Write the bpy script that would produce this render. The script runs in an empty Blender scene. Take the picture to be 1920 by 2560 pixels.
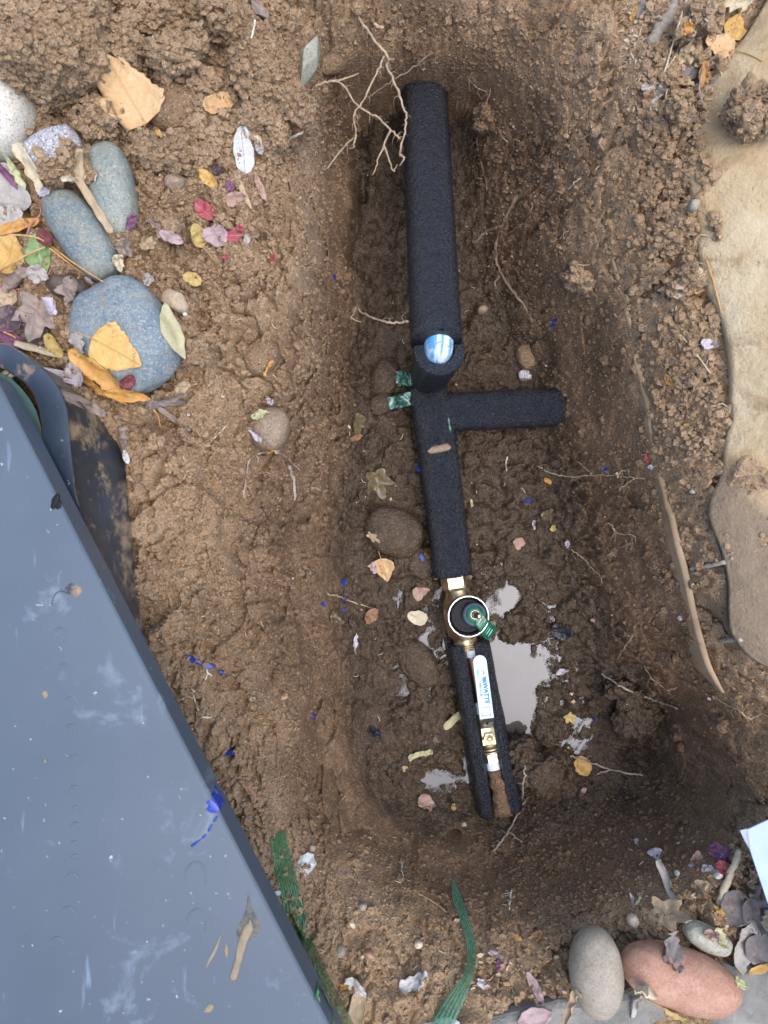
import bpy, bmesh, math, random
import numpy as np
from mathutils import Vector, Matrix
from mathutils.bvhtree import BVHTree

random.seed(7)
RNG = np.random.default_rng(7)
SC = bpy.context.scene
COL = SC.collection
R = math.radians

# ------------------------------------------------------------------ camera, sky, sun, exposure
FPX = 1898.0                      # focal length in photo pixels (photo 1920 x 2560)
CAMZ = 0.80                       # the phone is held 80 cm above the ground, 1.07 m above the pit floor
cd = bpy.data.cameras.new('camera')
cam = bpy.data.objects.new('camera', cd)
COL.objects.link(cam)
cd.sensor_fit = 'VERTICAL'
cd.sensor_height = 9.8
cd.lens = 9.8 * FPX / 2560.0
cd.clip_start = 0.01
cd.clip_end = 500
cam.location = (0, 0, CAMZ)
cam.rotation_euler = (0, 0, 0)
cd.dof.use_dof = True
cd.dof.focus_distance = 1.04
cd.dof.aperture_fstop = 2.2
SC.camera = cam

SUN_ELEV, SUN_AZ = R(76), R(-25)   # azimuth measured counter-clockwise from +X
w = bpy.data.worlds.new('World')
SC.world = w
w.use_nodes = True
wn = w.node_tree
sky = wn.nodes.new('ShaderNodeTexSky')
sky.sky_type = 'NISHITA'
sky.sun_disc = False
sky.sun_elevation = SUN_ELEV
sky.sun_rotation = R(90) - SUN_AZ
sky.dust_density = 3.0
sky.air_density = 1.0
sky.ozone_density = 1.0
hs = wn.nodes.new('ShaderNodeHueSaturation')
hs.inputs['Saturation'].default_value = 1.05
wn.links.new(sky.outputs[0], hs.inputs['Color'])
wn.links.new(hs.outputs[0], wn.nodes['Background'].inputs['Color'])
wn.nodes['Background'].inputs['Strength'].default_value = 0.15
sd = bpy.data.lights.new('sun', 'SUN')
sd.energy = 1.0
sd.angle = R(60)
sd.color = (1.0, 0.985, 0.96)
sun = bpy.data.objects.new('sun', sd)
COL.objects.link(sun)
sdir = Vector((math.cos(SUN_ELEV) * math.cos(SUN_AZ), math.cos(SUN_ELEV) * math.sin(SUN_AZ), math.sin(SUN_ELEV)))
sun.rotation_euler = sdir.to_track_quat('Z', 'Y').to_euler()
sun.location = sdir * 4
SC.view_settings.view_transform = 'Standard'
SC.view_settings.look = 'None'
SC.view_settings.gamma = 1
SC.view_settings.use_curve_mapping = False
SC.view_settings.exposure = 1.08
SC.cycles.max_bounces = 6
SC.cycles.diffuse_bounces = 3
SC.cycles.caustics_reflective = False
SC.cycles.caustics_refractive = False


def at(px, py, z):
    """world point that stands at height z under photo pixel (px, py)"""
    k = (CAMZ - z) / FPX
    return Vector(((px - 960) * k, -(py - 1280) * k, z))


def mpp(z):
    return (CAMZ - z) / FPX


# ------------------------------------------------------------------ numpy noise
def _h(ix, iy, iz, s):
    n = (ix.astype(np.uint32) * np.uint32(374761393) + iy.astype(np.uint32) * np.uint32(668265263)
         + iz.astype(np.uint32) * np.uint32(2147483647) + np.uint32((s * 1274126177) & 0xffffffff))
    n = (n ^ (n >> np.uint32(13))) * np.uint32(1274126177)
    n = (n ^ (n >> np.uint32(16))) * np.uint32(2246822519)
    return (n ^ (n >> np.uint32(15)))


def _hf(ix, iy, iz, s):
    return _h(ix, iy, iz, s).astype(np.float32) * np.float32(1 / 4294967295.0)


def vnoise(P, scale, seed=0):
    """smooth value noise in [-1, 1]"""
    Q = (P * scale).astype(np.float32)
    I = np.floor(Q).astype(np.int64)
    F = Q - I
    F = F * F * F * (F * (F * 6 - 15) + 10)
    out = 0
    for dx in (0, 1):
        wx = F[:, 0] if dx else 1 - F[:, 0]
        for dy in (0, 1):
            wy = F[:, 1] if dy else 1 - F[:, 1]
            for dz in (0, 1):
                wz = F[:, 2] if dz else 1 - F[:, 2]
                out = out + _hf(I[:, 0] + dx, I[:, 1] + dy, I[:, 2] + dz, seed) * (wx * wy * wz)
    return out * 2 - 1


def fbm(P, scale, octs, seed=0, gain=0.5):
    a, t, o = 1.0, 0.0, 0
    for k in range(octs):
        o = o + a * vnoise(P + 3.17 * k, scale * 2.03 ** k, seed + k)
        t += a
        a *= gain
    return o / t


def clods(P, cell, seed, prob=0.8, rmin=0.3, rmax=0.68):
    """height of lumps scattered one per cell; returns height / cell"""
    W = P + np.stack([vnoise(P, 1.6 / cell, seed + 41), vnoise(P, 1.6 / cell, seed + 42), vnoise(P, 1.6 / cell, seed + 43)], 1) * cell * 0.30
    Q = (W / cell).astype(np.float32)
    I = np.floor(Q).astype(np.int64)
    F = Q - I
    out = np.zeros(len(P), np.float32)
    for dx in (-1, 0, 1):
        for dy in (-1, 0, 1):
            for dz in (-1, 0, 1):
                a, b, c = I[:, 0] + dx, I[:, 1] + dy, I[:, 2] + dz
                h1 = _h(a, b, c, seed)
                h2 = _h(a, b, c, seed + 1)
                fx = dx + (h1 & np.uint32(1023)).astype(np.float32) / 1023 - F[:, 0]
                fy = dy + ((h1 >> np.uint32(10)) & np.uint32(1023)).astype(np.float32) / 1023 - F[:, 1]
                fz = dz + ((h1 >> np.uint32(20)) & np.uint32(1023)).astype(np.float32) / 1023 - F[:, 2]
                pr = (h2 & np.uint32(1023)).astype(np.float32) / 1023
                r = rmin + (rmax - rmin) * ((h2 >> np.uint32(10)) & np.uint32(1023)).astype(np.float32) / 1023
                r = np.where(pr < prob, r, 0)
                d2 = fx * fx + fy * fy + fz * fz
                np.maximum(out, np.sqrt(np.maximum(r * r - d2, 0)), out=out)
    return out


def chunks(P, cell, seed):
    """broken-soil facets: a tilted, offset height per cell and the cracks between cells"""
    W = P + np.stack([vnoise(P, 1.3 / cell, seed + 41), vnoise(P, 1.3 / cell, seed + 42), vnoise(P, 1.3 / cell, seed + 43)], 1) * cell * 0.35
    Q = (W / cell).astype(np.float32)
    I = np.floor(Q).astype(np.int64)
    F = Q - I
    d1 = np.full(len(P), 9, np.float32)
    d2 = d1.copy()
    hh = np.zeros(len(P), np.float32)
    for dx in (-1, 0, 1):
        for dy in (-1, 0, 1):
            for dz in (-1, 0, 1):
                a, b, c = I[:, 0] + dx, I[:, 1] + dy, I[:, 2] + dz
                h1 = _h(a, b, c, seed)
                fx = dx + (h1 & np.uint32(1023)).astype(np.float32) / 1023 - F[:, 0]
                fy = dy + ((h1 >> np.uint32(10)) & np.uint32(1023)).astype(np.float32) / 1023 - F[:, 1]
                fz = dz + ((h1 >> np.uint32(20)) & np.uint32(1023)).astype(np.float32) / 1023 - F[:, 2]
                h2 = _h(a, b, c, seed + 1)
                r1 = (h2 & np.uint32(1023)).astype(np.float32) / 1023 - .5
                r2 = ((h2 >> np.uint32(10)) & np.uint32(1023)).astype(np.float32) / 1023 - .5
                r3 = ((h2 >> np.uint32(20)) & np.uint32(1023)).astype(np.float32) / 1023 - .5
                d = np.sqrt(fx * fx + fy * fy + fz * fz)
                nw = d < d1
                d2 = np.where(nw, d1, np.minimum(d2, d))
                hh = np.where(nw, r1 * .55 + (fx * r2 + fy * r3) * .9, hh)
                d1 = np.where(nw, d, d1)
    return hh, d2 - d1


def sstep(a, b, x):
    t = np.clip((x - a) / (b - a), 0, 1)
    return t * t * (3 - 2 * t)


# ------------------------------------------------------------------ node helpers
class NT:
    def __init__(s, name):
        s.m = bpy.data.materials.new(name)
        s.m.use_nodes = True
        s.t = s.m.node_tree
        s.b = s.t.nodes['Principled BSDF']
        s.out = s.t.nodes['Material Output']
        s.tc = s.t.nodes.new('ShaderNodeTexCoord')
        s.obj = s.tc.outputs['Object']
        s.uv = s.tc.outputs['UV']

    def set(s, **kw):
        for k, v in kw.items():
            k = k.replace('_', ' ')
            s._in(s.b.inputs[k], v)
        return s

    def _in(s, inp, v):
        if isinstance(v, bpy.types.NodeSocket):
            s.t.links.new(v, inp)
        elif isinstance(v, (tuple, list)) and len(v) == 3 and inp.type == 'RGBA':
            inp.default_value = (*v, 1)
        else:
            inp.default_value = v

    def noise(s, scale, detail=4, rough=0.55, vec=None, dist=0.0, col=False):
        n = s.t.nodes.new('ShaderNodeTexNoise')
        s._in(n.inputs['Vector'], vec or s.obj)
        n.inputs['Scale'].default_value = scale
        n.inputs['Detail'].default_value = detail
        n.inputs['Roughness'].default_value = rough
        n.inputs['Distortion'].default_value = dist
        return n.outputs[1 if col else 0]

    def voro(s, scale, feature='F1', vec=None, out='Distance'):
        n = s.t.nodes.new('ShaderNodeTexVoronoi')
        n.feature = feature
        s._in(n.inputs['Vector'], vec or s.obj)
        n.inputs['Scale'].default_value = scale
        return n.outputs[out]

    def ramp(s, fac, *stops):
        n = s.t.nodes.new('ShaderNodeValToRGB')
        e = n.color_ramp.elements
        while len(e) < len(stops):
            e.new(0.5)
        for el, (p, c) in zip(e, stops):
            el.position = p
            el.color = (*c, 1) if isinstance(c, (tuple, list)) else (c, c, c, 1)
        s._in(n.inputs[0], fac)
        return n.outputs[0]

    def mix(s, fac, a, b, mode='MIX'):
        n = s.t.nodes.new('ShaderNodeMix')
        n.data_type = 'RGBA'
        n.blend_type = mode
        s._in(n.inputs[0], fac)
        s._in(n.inputs[6], a)
        s._in(n.inputs[7], b)
        return n.outputs[2]

    def math(s, op, a, b=0.0, c=0.0, clamp=False):
        n = s.t.nodes.new('ShaderNodeMath')
        n.operation = op
        n.use_clamp = clamp
        s._in(n.inputs[0], a)
        s._in(n.inputs[1], b)
        s._in(n.inputs[2], c)
        return n.outputs[0]

    def attr(s, name):
        n = s.t.nodes.new('ShaderNodeAttribute')
        n.attribute_name = name
        return n.outputs['Fac']

    def bump(s, h, strength=0.5, dist=0.001, normal=None):
        n = s.t.nodes.new('ShaderNodeBump')
        n.inputs['Strength'].default_value = strength
        n.inputs['Distance'].default_value = dist
        s._in(n.inputs['Height'], h)
        if normal is not None:
            s._in(n.inputs['Normal'], normal)
        return n.outputs[0]

    def sep(s, vec):
        n = s.t.nodes.new('ShaderNodeSeparateXYZ')
        s._in(n.inputs[0], vec)
        return n.outputs

    def mapping(s, vec, scale):
        n = s.t.nodes.new('ShaderNodeMapping')
        s._in(n.inputs[0], vec)
        n.inputs['Scale'].default_value = scale
        return n.outputs[0]


# ------------------------------------------------------------------ object helpers
def wloc(o):
    v = Vector((0, 0, 0))
    while o:
        v = v + o.location
        o = o.parent
    return v


def tag(o, label=None, cat=None, group=None, kind=None):
    if label:
        o['label'] = label
    if cat:
        o['category'] = cat
    if group:
        o['group'] = group
    if kind:
        o['kind'] = kind
    return o


def empty(name, loc, label, cat, group=None):
    o = bpy.data.objects.new(name, None)
    o.empty_display_size = 0.02
    o.location = loc
    COL.objects.link(o)
    return tag(o, label, cat, group)


def mk(name, verts, faces, mat, parent=None, smooth=True, uvs=None, loc=None, attrs=None):
    V = np.asarray([tuple(v) for v in verts] if not isinstance(verts, np.ndarray) else verts, dtype=np.float64)
    if parent is not None:
        off = np.array(wloc(parent))
        ol = Vector((0, 0, 0))
    else:
        if loc is None:
            lo, hi = V.min(0), V.max(0)
            c = (lo + hi) / 2
            loc = (c[0], c[1], lo[2])
        off = np.array(loc)
        ol = Vector(loc)
    me = bpy.data.meshes.new(name)
    me.from_pydata((V - off).tolist(), [], [tuple(f) for f in faces])
    if smooth:
        me.polygons.foreach_set('use_smooth', np.ones(len(me.polygons), bool))
    if uvs is not None:
        ul = me.uv_layers.new(name='UVMap')
        li = np.empty(len(me.loops), np.int32)
        me.loops.foreach_get('vertex_index', li)
        U = np.asarray(uvs, np.float32)[li]
        ul.data.foreach_set('uv', U.ravel())
    if attrs:
        for k, a in attrs.items():
            at_ = me.attributes.new(k, 'FLOAT', 'POINT')
            at_.data.foreach_set('value', np.asarray(a, np.float32))
    me.materials.append(mat)
    me.update()
    o = bpy.data.objects.new(name, me)
    o.location = ol
    COL.objects.link(o)
    if parent is not None:
        o.parent = parent
    return o


def catmull(P, n):
    P = [Vector(p) for p in P]
    if len(P) == 2:
        return [P[0].lerp(P[1], i / n) for i in range(n + 1)]
    out = []
    seg = len(P) - 1
    for i in range(n + 1):
        t = i / n * seg
        k = min(int(t), seg - 1)
        f = t - k
        p0 = P[k - 1] if k else P[0] * 2 - P[1]
        p1, p2 = P[k], P[k + 1]
        p3 = P[k + 2] if k + 2 < len(P) else P[-1] * 2 - P[-2]
        out.append(0.5 * ((2 * p1) + (p2 - p0) * f + (2 * p0 - 5 * p1 + 4 * p2 - p3) * f * f + (3 * p1 - p0 - 3 * p2 + p3) * f ** 3))
    return out


def tube(pts, radii, sides=8, base=0, cap=True):
    """verts, faces, uvs of a tube through pts"""
    V, F, U = [], [], []
    n = len(pts)
    up = Vector((0.13, 0.21, 1)).normalized()
    L = 0
    for i, p in enumerate(pts):
        t = (pts[min(i + 1, n - 1)] - pts[max(i - 1, 0)]).normalized()
        a = t.cross(up)
        if a.length < 1e-4:
            a = t.cross(Vector((1, 0, 0)))
        a.normalize()
        b = a.cross(t).normalized()
        r = radii[i] if hasattr(radii, '__len__') else radii
        if i:
            L += (p - pts[i - 1]).length
        for k in range(sides):
            th = 2 * math.pi * k / sides
            V.append(p + (a * math.cos(th) + b * math.sin(th)) * r)
            U.append((L, k / sides))
    for i in range(n - 1):
        for k in range(sides):
            k2 = (k + 1) % sides
            F.append((base + i * sides + k, base + i * sides + k2, base + (i + 1) * sides + k2, base + (i + 1) * sides + k))
    if cap:
        F.append(tuple(base + k for k in reversed(range(sides))))
        F.append(tuple(base + (n - 1) * sides + k for k in range(sides)))
    return V, F, U


def lathe(c, prof, sides=48, axis=Vector((0, 0, 1)), xdir=None, phase=0.0, cap=True):
    """profile [(radius, height)] turned about axis through c"""
    axis = axis.normalized()
    if xdir is None:
        xdir = axis.orthogonal()
    xdir = (xdir - axis * xdir.dot(axis)).normalized()
    yd = axis.cross(xdir)
    V, F = [], []
    for r, h in prof:
        for k in range(sides):
            th = 2 * math.pi * k / sides + phase
            V.append(c + axis * h + (xdir * math.cos(th) + yd * math.sin(th)) * max(r, 1e-5))
    for i in range(len(prof) - 1):
        for k in range(sides):
            k2 = (k + 1) % sides
            F.append((i * sides + k, i * sides + k2, (i + 1) * sides + k2, (i + 1) * sides + k))
    if cap:
        F.append(tuple(reversed(range(sides))))
        F.append(tuple((len(prof) - 1) * sides + k for k in range(sides)))
    return V, F


def prism(poly, z0, z1, bevel=0.0):
    """poly: list of xy; closed slab with a bevelled top edge"""
    n = len(poly)
    c = Vector((sum(p[0] for p in poly) / n, sum(p[1] for p in poly) / n))
    V = [Vector((p[0], p[1], z0)) for p in poly]
    rings = [[Vector((p[0], p[1], z1 - bevel)) for p in poly]] if bevel else []
    if bevel:
        for q in (0.3, 1.0):
            rg = []
            for i in range(n):
                a, p, b = (Vector(poly[i - 1][:2]), Vector(poly[i][:2]), Vector(poly[(i + 1) % n][:2]))
                nn = ((p - a).normalized() + (b - p).normalized())
                nn = Vector((-nn.y, nn.x)).normalized()
                if (c - p).dot(nn) < 0:
                    nn = -nn
                rg.append(Vector((p.x + nn.x * bevel * q, p.y + nn.y * bevel * q, z1 - bevel * (1 - q) * (0.75 if q < 1 else 0))))
            rings.append(rg)
    else:
        rings = [[Vector((p[0], p[1], z1)) for p in poly]]
    F = [tuple(reversed(range(n)))]
    b0 = 0
    for rg in rings:
        b1 = len(V)
        V += rg
        for i in range(n):
            j = (i + 1) % n
            F.append((b0 + i, b0 + j, b1 + j, b1 + i))
        b0 = b1
    F.append(tuple(range(b0, b0 + n)))
    return V, F


def thicken(V, F, t, U=None):
    """a sheet becomes a thin closed body"""
    n = len(V)
    V2 = list(V) + [Vector(v) - Vector((0, 0, t)) for v in V]
    F2 = [tuple(f) for f in F] + [tuple(n + i for i in reversed(f)) for f in F]
    cnt = {}
    for f in F:
        for a, b in zip(f, tuple(f[1:]) + (f[0],)):
            cnt[(a, b)] = 1
    for (a, b) in list(cnt):
        if (b, a) not in cnt:
            F2.append((b, a, n + a, n + b))
    return V2, F2, (list(U) + list(U) if U is not None else None)


def ico(sub):
    bm = bmesh.new()
    bmesh.ops.create_icosphere(bm, subdivisions=sub, radius=1.0)
    V = np.array([v.co[:] for v in bm.verts])
    F = np.array([[v.index for v in f.verts] for f in bm.faces])
    bm.free()
    return V, F


ICO = {k: ico(k) for k in (1, 2, 3, 4, 5, 6)}

# ------------------------------------------------------------------ soil material
def soil_material(name, dry=None):
    t = NT(name)
    wet = t.attr('wet') if dry is None else dry
    wet = t.math('ADD', wet, t.math('MULTIPLY', t.math('SUBTRACT', t.noise(22, 5, 0.6), 0.5), 0.55), clamp=True)
    big = t.noise(9, 5, 0.6)
    mid = t.noise(75, 6, 0.65)
    fine = t.noise(420, 5, 0.7)
    dryc = t.mix(t.ramp(big, (0.35, 0.0), (0.68, 1.0)), (0.315, 0.207, 0.116), (0.41, 0.284, 0.172))
    moist = t.mix(t.ramp(big, (0.35, 0.0), (0.68, 1.0)), (0.152, 0.090, 0.047), (0.214, 0.132, 0.073))
    wetc = t.mix(t.ramp(mid, (0.35, 0.0), (0.68, 1.0)), (0.062, 0.040, 0.023), (0.098, 0.066, 0.040))
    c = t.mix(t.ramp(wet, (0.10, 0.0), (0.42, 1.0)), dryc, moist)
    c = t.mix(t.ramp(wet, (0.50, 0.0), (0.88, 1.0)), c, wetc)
    c = t.mix(0.85, c, t.ramp(mid, (0.28, 0.72), (0.72, 1.22)), 'MULTIPLY')
    c = t.mix(0.8, c, t.ramp(fine, (0.25, 0.62), (0.75, 1.32)), 'MULTIPLY')
    vc = t.voro(620, out='Color')
    vd = t.voro(620)
    vs = t.sep(vc)
    spk = t.math('MULTIPLY', t.ramp(vs[0], (0.86, 0.0), (0.90, 1.0)), t.ramp(vd, (0.30, 1.0), (0.42, 0.0)))
    c = t.mix(t.math('MULTIPLY', spk, t.ramp(wet, (0.3, 0.85), (1.0, 0.25))), c, t.mix(vs[1], (0.52, 0.40, 0.26), (0.66, 0.60, 0.50)))
    drk = t.ramp(vs[2], (0.90, 0.0), (0.95, 0.7))
    c = t.mix(drk, c, (0.05, 0.035, 0.025))
    rough = t.ramp(wet, (0.2, 0.95), (0.55, 0.62), (0.9, 0.17))
    rough = t.math('ADD', rough, t.math('MULTIPLY', t.math('SUBTRACT', mid, 0.5), 0.45), clamp=True)
    g = t.math('ADD', t.math('MULTIPLY', t.noise(260, 6, 0.72), 1.3), t.math('MULTIPLY', vd, -0.5))
    g = t.math('ADD', g, t.math('MULTIPLY', t.voro(260), -0.8))
    n = t.bump(g, 0.85, 0.0022)
    t.set(Base_Color=c, Roughness=rough, Normal=n, Specular_IOR_Level=0.5)
    return t.m


M_SOIL = soil_material('soil')
M_CLOD = soil_material('clod_soil', 0.10)
M_MOISTCLOD = soil_material('moist_clod_soil', 0.45)
M_MUD = soil_material('mud', 0.95)

# ------------------------------------------------------------------ the ground: rim, pit walls, muddy floor
CP = []
for y, row in {
    -300: [(-300, .01), (200, .01), (600, .01), (1000, .0), (1400, .01), (1800, .01), (2300, .01)],
    0: [(-250, .0), (0, -.01), (300, -.015), (520, -.015), (640, -.015), (740, -.05), (850, -.08), (960, -.095), (1100, -.09), (1300, -.07), (1450, -.035), (1600, -.01), (1750, 0), (1950, 0), (2300, 0)],
    110: [(150, -.01), (450, -.015), (640, -.01), (740, -.06), (820, -.11), (920, -.15), (1060, -.165), (1200, -.145), (1330, -.10), (1480, -.04), (1620, -.005)],
    175: [(1060, -.18), (960, -.19), (1160, -.175)],
    240: [(760, -.11), (840, -.20), (960, -.30), (1060, -.33), (1160, -.28), (1250, -.21)],
    340: [(-250, 0), (0, 0), (400, 0), (600, -.01), (700, -.032), (765, -.075), (803, -.16), (832, -.26), (885, -.335), (960, -.375), (1060, -.385), (1150, -.36), (1220, -.295), (1320, -.20), (1430, -.12), (1540, -.05), (1650, -.01), (1800, 0), (2300, 0)],
    600: [(0, 0), (350, 0), (560, -.015), (680, -.04), (770, -.085), (808, -.17), (838, -.285), (890, -.36), (960, -.388), (1060, -.39), (1170, -.385), (1240, -.335), (1330, -.24), (1440, -.145), (1560, -.065), (1680, -.015), (1780, 0)],
    900: [(-250, 0), (0, 0), (300, 0), (480, -.02), (600, -.055), (700, -.08), (778, -.125), (815, -.205), (845, -.31), (900, -.37), (1000, -.39), (1200, -.39), (1320, -.37), (1410, -.29), (1490, -.20), (1590, -.105), (1690, -.035), (1800, -.005), (2300, 0)],
    1200: [(0, -.01), (250, -.015), (400, -.045), (520, -.085), (640, -.145), (740, -.215), (830, -.315), (900, -.375), (1000, -.388), (1250, -.39), (1370, -.375), (1450, -.315), (1540, -.225), (1640, -.125), (1720, -.065), (1830, -.015)],
    1500: [(-250, 0), (0, -.01), (340, -.03), (450, -.06), (570, -.115), (690, -.185), (790, -.275), (860, -.352), (930, -.388), (1100, -.392), (1300, -.392), (1400, -.387), (1500, -.335), (1590, -.245), (1680, -.155), (1760, -.09), (1870, -.035), (2300, 0)],
    1800: [(200, -.01), (420, -.03), (530, -.06), (650, -.125), (760, -.205), (850, -.305), (920, -.378), (1050, -.392), (1300, -.394), (1450, -.388), (1560, -.375), (1650, -.35), (1720, -.26), (1800, -.165), (1900, -.09)],
    2000: [(0, -.01), (500, -.03), (620, -.075), (740, -.155), (850, -.26), (950, -.35), (1080, -.388), (1250, -.386), (1400, -.372), (1550, -.345), (1700, -.275), (1800, -.175), (1920, -.09), (2300, 0)],
    2150: [(600, -.02), (700, -.06), (820, -.14), (950, -.22), (1100, -.265), (1250, -.27), (1400, -.255), (1550, -.21), (1680, -.14), (1800, -.07), (1920, -.04)],
    2300: [(300, -.01), (700, -.025), (850, -.07), (1000, -.115), (1150, -.135), (1300, -.125), (1450, -.09), (1600, -.05), (1750, -.03), (1920, -.02)],
    2430: [(800, -.02), (950, -.05), (1100, -.06), (1250, -.055), (1400, -.035), (1600, -.025), (1900, -.02)],
    2600: [(-250, 0), (300, 0), (700, -.01), (1000, -.02), (1300, -.02), (1600, -.02), (1900, -.02), (2300, -.01)],
    2950: [(-250, 0), (300, 0), (1000, 0), (1600, 0), (2300, 0)],
}.items():
    for x, z in row:
        CP.append((x / 1000, y / 1000, z * 0.69))
CP = np.array(CP)


def tps_fit(C):
    n = len(C)
    d = np.hypot(C[:, None, 0] - C[None, :, 0], C[:, None, 1] - C[None, :, 1])
    K = np.where(d > 0, d * d * np.log(np.maximum(d, 1e-9)), 0)
    Pm = np.c_[np.ones(n), C[:, :2]]
    A = np.zeros((n + 3, n + 3))
    A[:n, :n] = K + np.eye(n) * 4e-4
    A[:n, n:] = Pm
    A[n:, :n] = Pm.T
    return np.linalg.solve(A, np.r_[C[:, 2], 0, 0, 0])


TW = tps_fit(CP)


def tps(X, Y):
    z = TW[-3] + TW[-2] * X + TW[-1] * Y
    for (cx, cy, _), w_ in zip(CP, TW[:-3]):
        d2 = (X - cx) ** 2 + (Y - cy) ** 2
        z = z + w_ * 0.5 * d2 * np.log(np.maximum(d2, 1e-12))
    return z


def bilin(T, x0, y0, st, X, Y):
    fx = np.clip((X - x0) / st, 0, T.shape[1] - 1.001)
    fy = np.clip((Y - y0) / st, 0, T.shape[0] - 1.001)
    ix, iy = fx.astype(int), fy.astype(int)
    fx, fy = fx - ix, fy - iy
    return (T[iy, ix] * (1 - fx) + T[iy, ix + 1] * fx) * (1 - fy) + (T[iy + 1, ix] * (1 - fx) + T[iy + 1, ix + 1] * fx) * fy


# measured depths -> a height for every place on the ground (looking down from the top, first surface met)
_px, _py = np.meshgrid(np.arange(-300, 2301, 12) / 1000, np.arange(-350, 3001, 12) / 1000)
ZPIX = np.clip(tps(_px, _py), -.285, .03)
_wx, _wy = np.arange(-.60, .60, .004), np.arange(-.74, .74, .004)
_WX, _WY = np.meshgrid(_wx, _wy)
ZB = np.full(_WX.shape, -.285)
_done = np.zeros(_WX.shape, bool)
_prev = None
for z_ in np.arange(.04, -.29, -.003):
    k_ = FPX / (CAMZ - z_)
    zm = bilin(ZPIX, -.3, -.35, .012, (960 + _WX * k_) / 1000, (1280 - _WY * k_) / 1000)
    f_ = zm - z_
    if _prev is not None:
        c_ = (~_done) & (f_ >= 0)
        q_ = _prev / (_prev - f_ + 1e-9)
        ZB = np.where(c_, z_ + .003 - .003 * np.clip(q_, 0, 1), ZB)
        _done |= c_
    _prev = f_
for _ in range(6):
    Zp = np.pad(ZB, 1, mode='edge')
    ZB = (Zp[:-2, 1:-1] + Zp[2:, 1:-1] + Zp[1:-1, :-2] + Zp[1:-1, 2:] + 2 * ZB) / 6


def base_z(X, Y):
    e = np.maximum(np.abs(X) / 0.56, np.abs(Y) / 0.70)
    return bilin(ZB, -.60, -.74, .004, X, Y) * (1 - sstep(0.92, 1.02, e))


CLUMP = np.array([(100, 100, 1), (450, 120, 1), (620, 250, .95), (350, 400, .9), (620, 450, .7), (250, 700, .6), (500, 700, .5), (480, 900, .55), (430, 1100, .6), (600, 1000, .5),
                  (600, 1300, .45), (420, 1400, .55), (480, 1700, .6), (600, 1850, .55), (700, 1600, .4), (760, 500, .35), (800, 800, .35), (760, 1200, .35), (1500, 300, .6), (1450, 150, .4),
                  (1650, 300, .9), (1640, 500, .8), (1650, 700, .7), (1400, 500, .35), (1380, 700, .3), (1560, 900, .45), (1700, 1050, .7), (1500, 1250, .3), (1620, 1500, .45), (1560, 1780, .8),
                  (1000, 700, .6), (1200, 800, .6), (980, 1150, .45), (1250, 1250, .25), (1000, 1700, .5), (1300, 1700, .3), (1100, 2150, .35), (1400, 2150, .55), (1300, 2350, .4), (900, 2300, .5),
                  (900, 2480, .5), (1650, 2050, .45), (1800, 2200, .5), (1100, 60, .35), (1300, 60, .35), (800, 60, .55), (1000, 2400, .4), (750, 2100, .5), (1850, 1900, .5)], float)


def clump_of(PX, PY):
    num = 0
    den = 0
    for x, y, c in CLUMP:
        w_ = 1 / (((PX - x) ** 2 + (PY - y) ** 2) ** 1.5 + 2e5)
        num = num + w_ * c
        den = den + w_
    return num / den


# dents and lumps on the ground: photo pixel, radius in pixels (x, y), height
DENTS = [(1690, 1800, 38, 60, -.05), (1600, 1900, 60, 22, -.025), (1145, 2105, 20, 13, -.035), (890, 2088, 30, 10, -.03), (1560, 1990, 50, 22, -.02), (1290, 745, 40, 20, -.01),
         (1000, 210, 30, 24, -.07), (1062, 196, 60, 20, -.03), (1124, 208, 18, 14, -.04), (905, 330, 26, 70, -.03), (1300, 2330, 40, 14, -.012), (470, 1640, 8, 60, -.012), (760, 1300, 16, 16, -.02), (845, 1590, 22, 26, -.015), (930, 1270, 22, 16, -.02),
         (1680, 655, 26, 30, -.025), (1000, 2250, 40, 12, -.014), (860, 2220, 26, 10, -.014), (1440, 2090, 30, 10, -.016), (880, 640, 16, 30, -.02), (905, 470, 14, 60, -.025),
         (1085, 1560, 18, 32, -.013), (1066, 1610, 16, 22, -.012), (1290, 1700, 52, 100, -.034), (1318, 1800, 34, 36, -.024), (1375, 1830, 30, 40, .012), (1245, 1640, 22, 40, -.02), (1275, 1480, 22, 28, -.014), (1045, 1830, 8, 20, -.008), (1090, 1955, 56, 7, -.014), (1070, 1905, 60, 22, .012), (1090, 1890, 30, 30, .008), (1080, 1720, 10, 30, -.010), (935, 1600, 8, 26, -.010), (1000, 1500, 10, 22, -.010), (1285, 1490, 16, 26, -.014),
         (1270, 1590, 50, 36, .018), (1300, 1450, 70, 34, .012), (1330, 1560, 50, 50, .012), (1225, 1420, 40, 40, .012), (960, 1860, 60, 60, .012), (1010, 1820, 24, 40, .010), (1000, 1560, 26, 30, .012), (1000, 1430, 60, 40, .010), (1130, 1880, 30, 50, .012), (1010, 1930, 40, 30, .008), (1300, 1880, 55, 28, .018), (1340, 1930, 60, 40, .016), (1040, 1490, 44, 30, .012), (1000, 1590, 40, 30, .012), (1150, 1850, 30, 40, .012), (1100, 1750, 30, 50, .012)]
STRIA = 1.0


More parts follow.
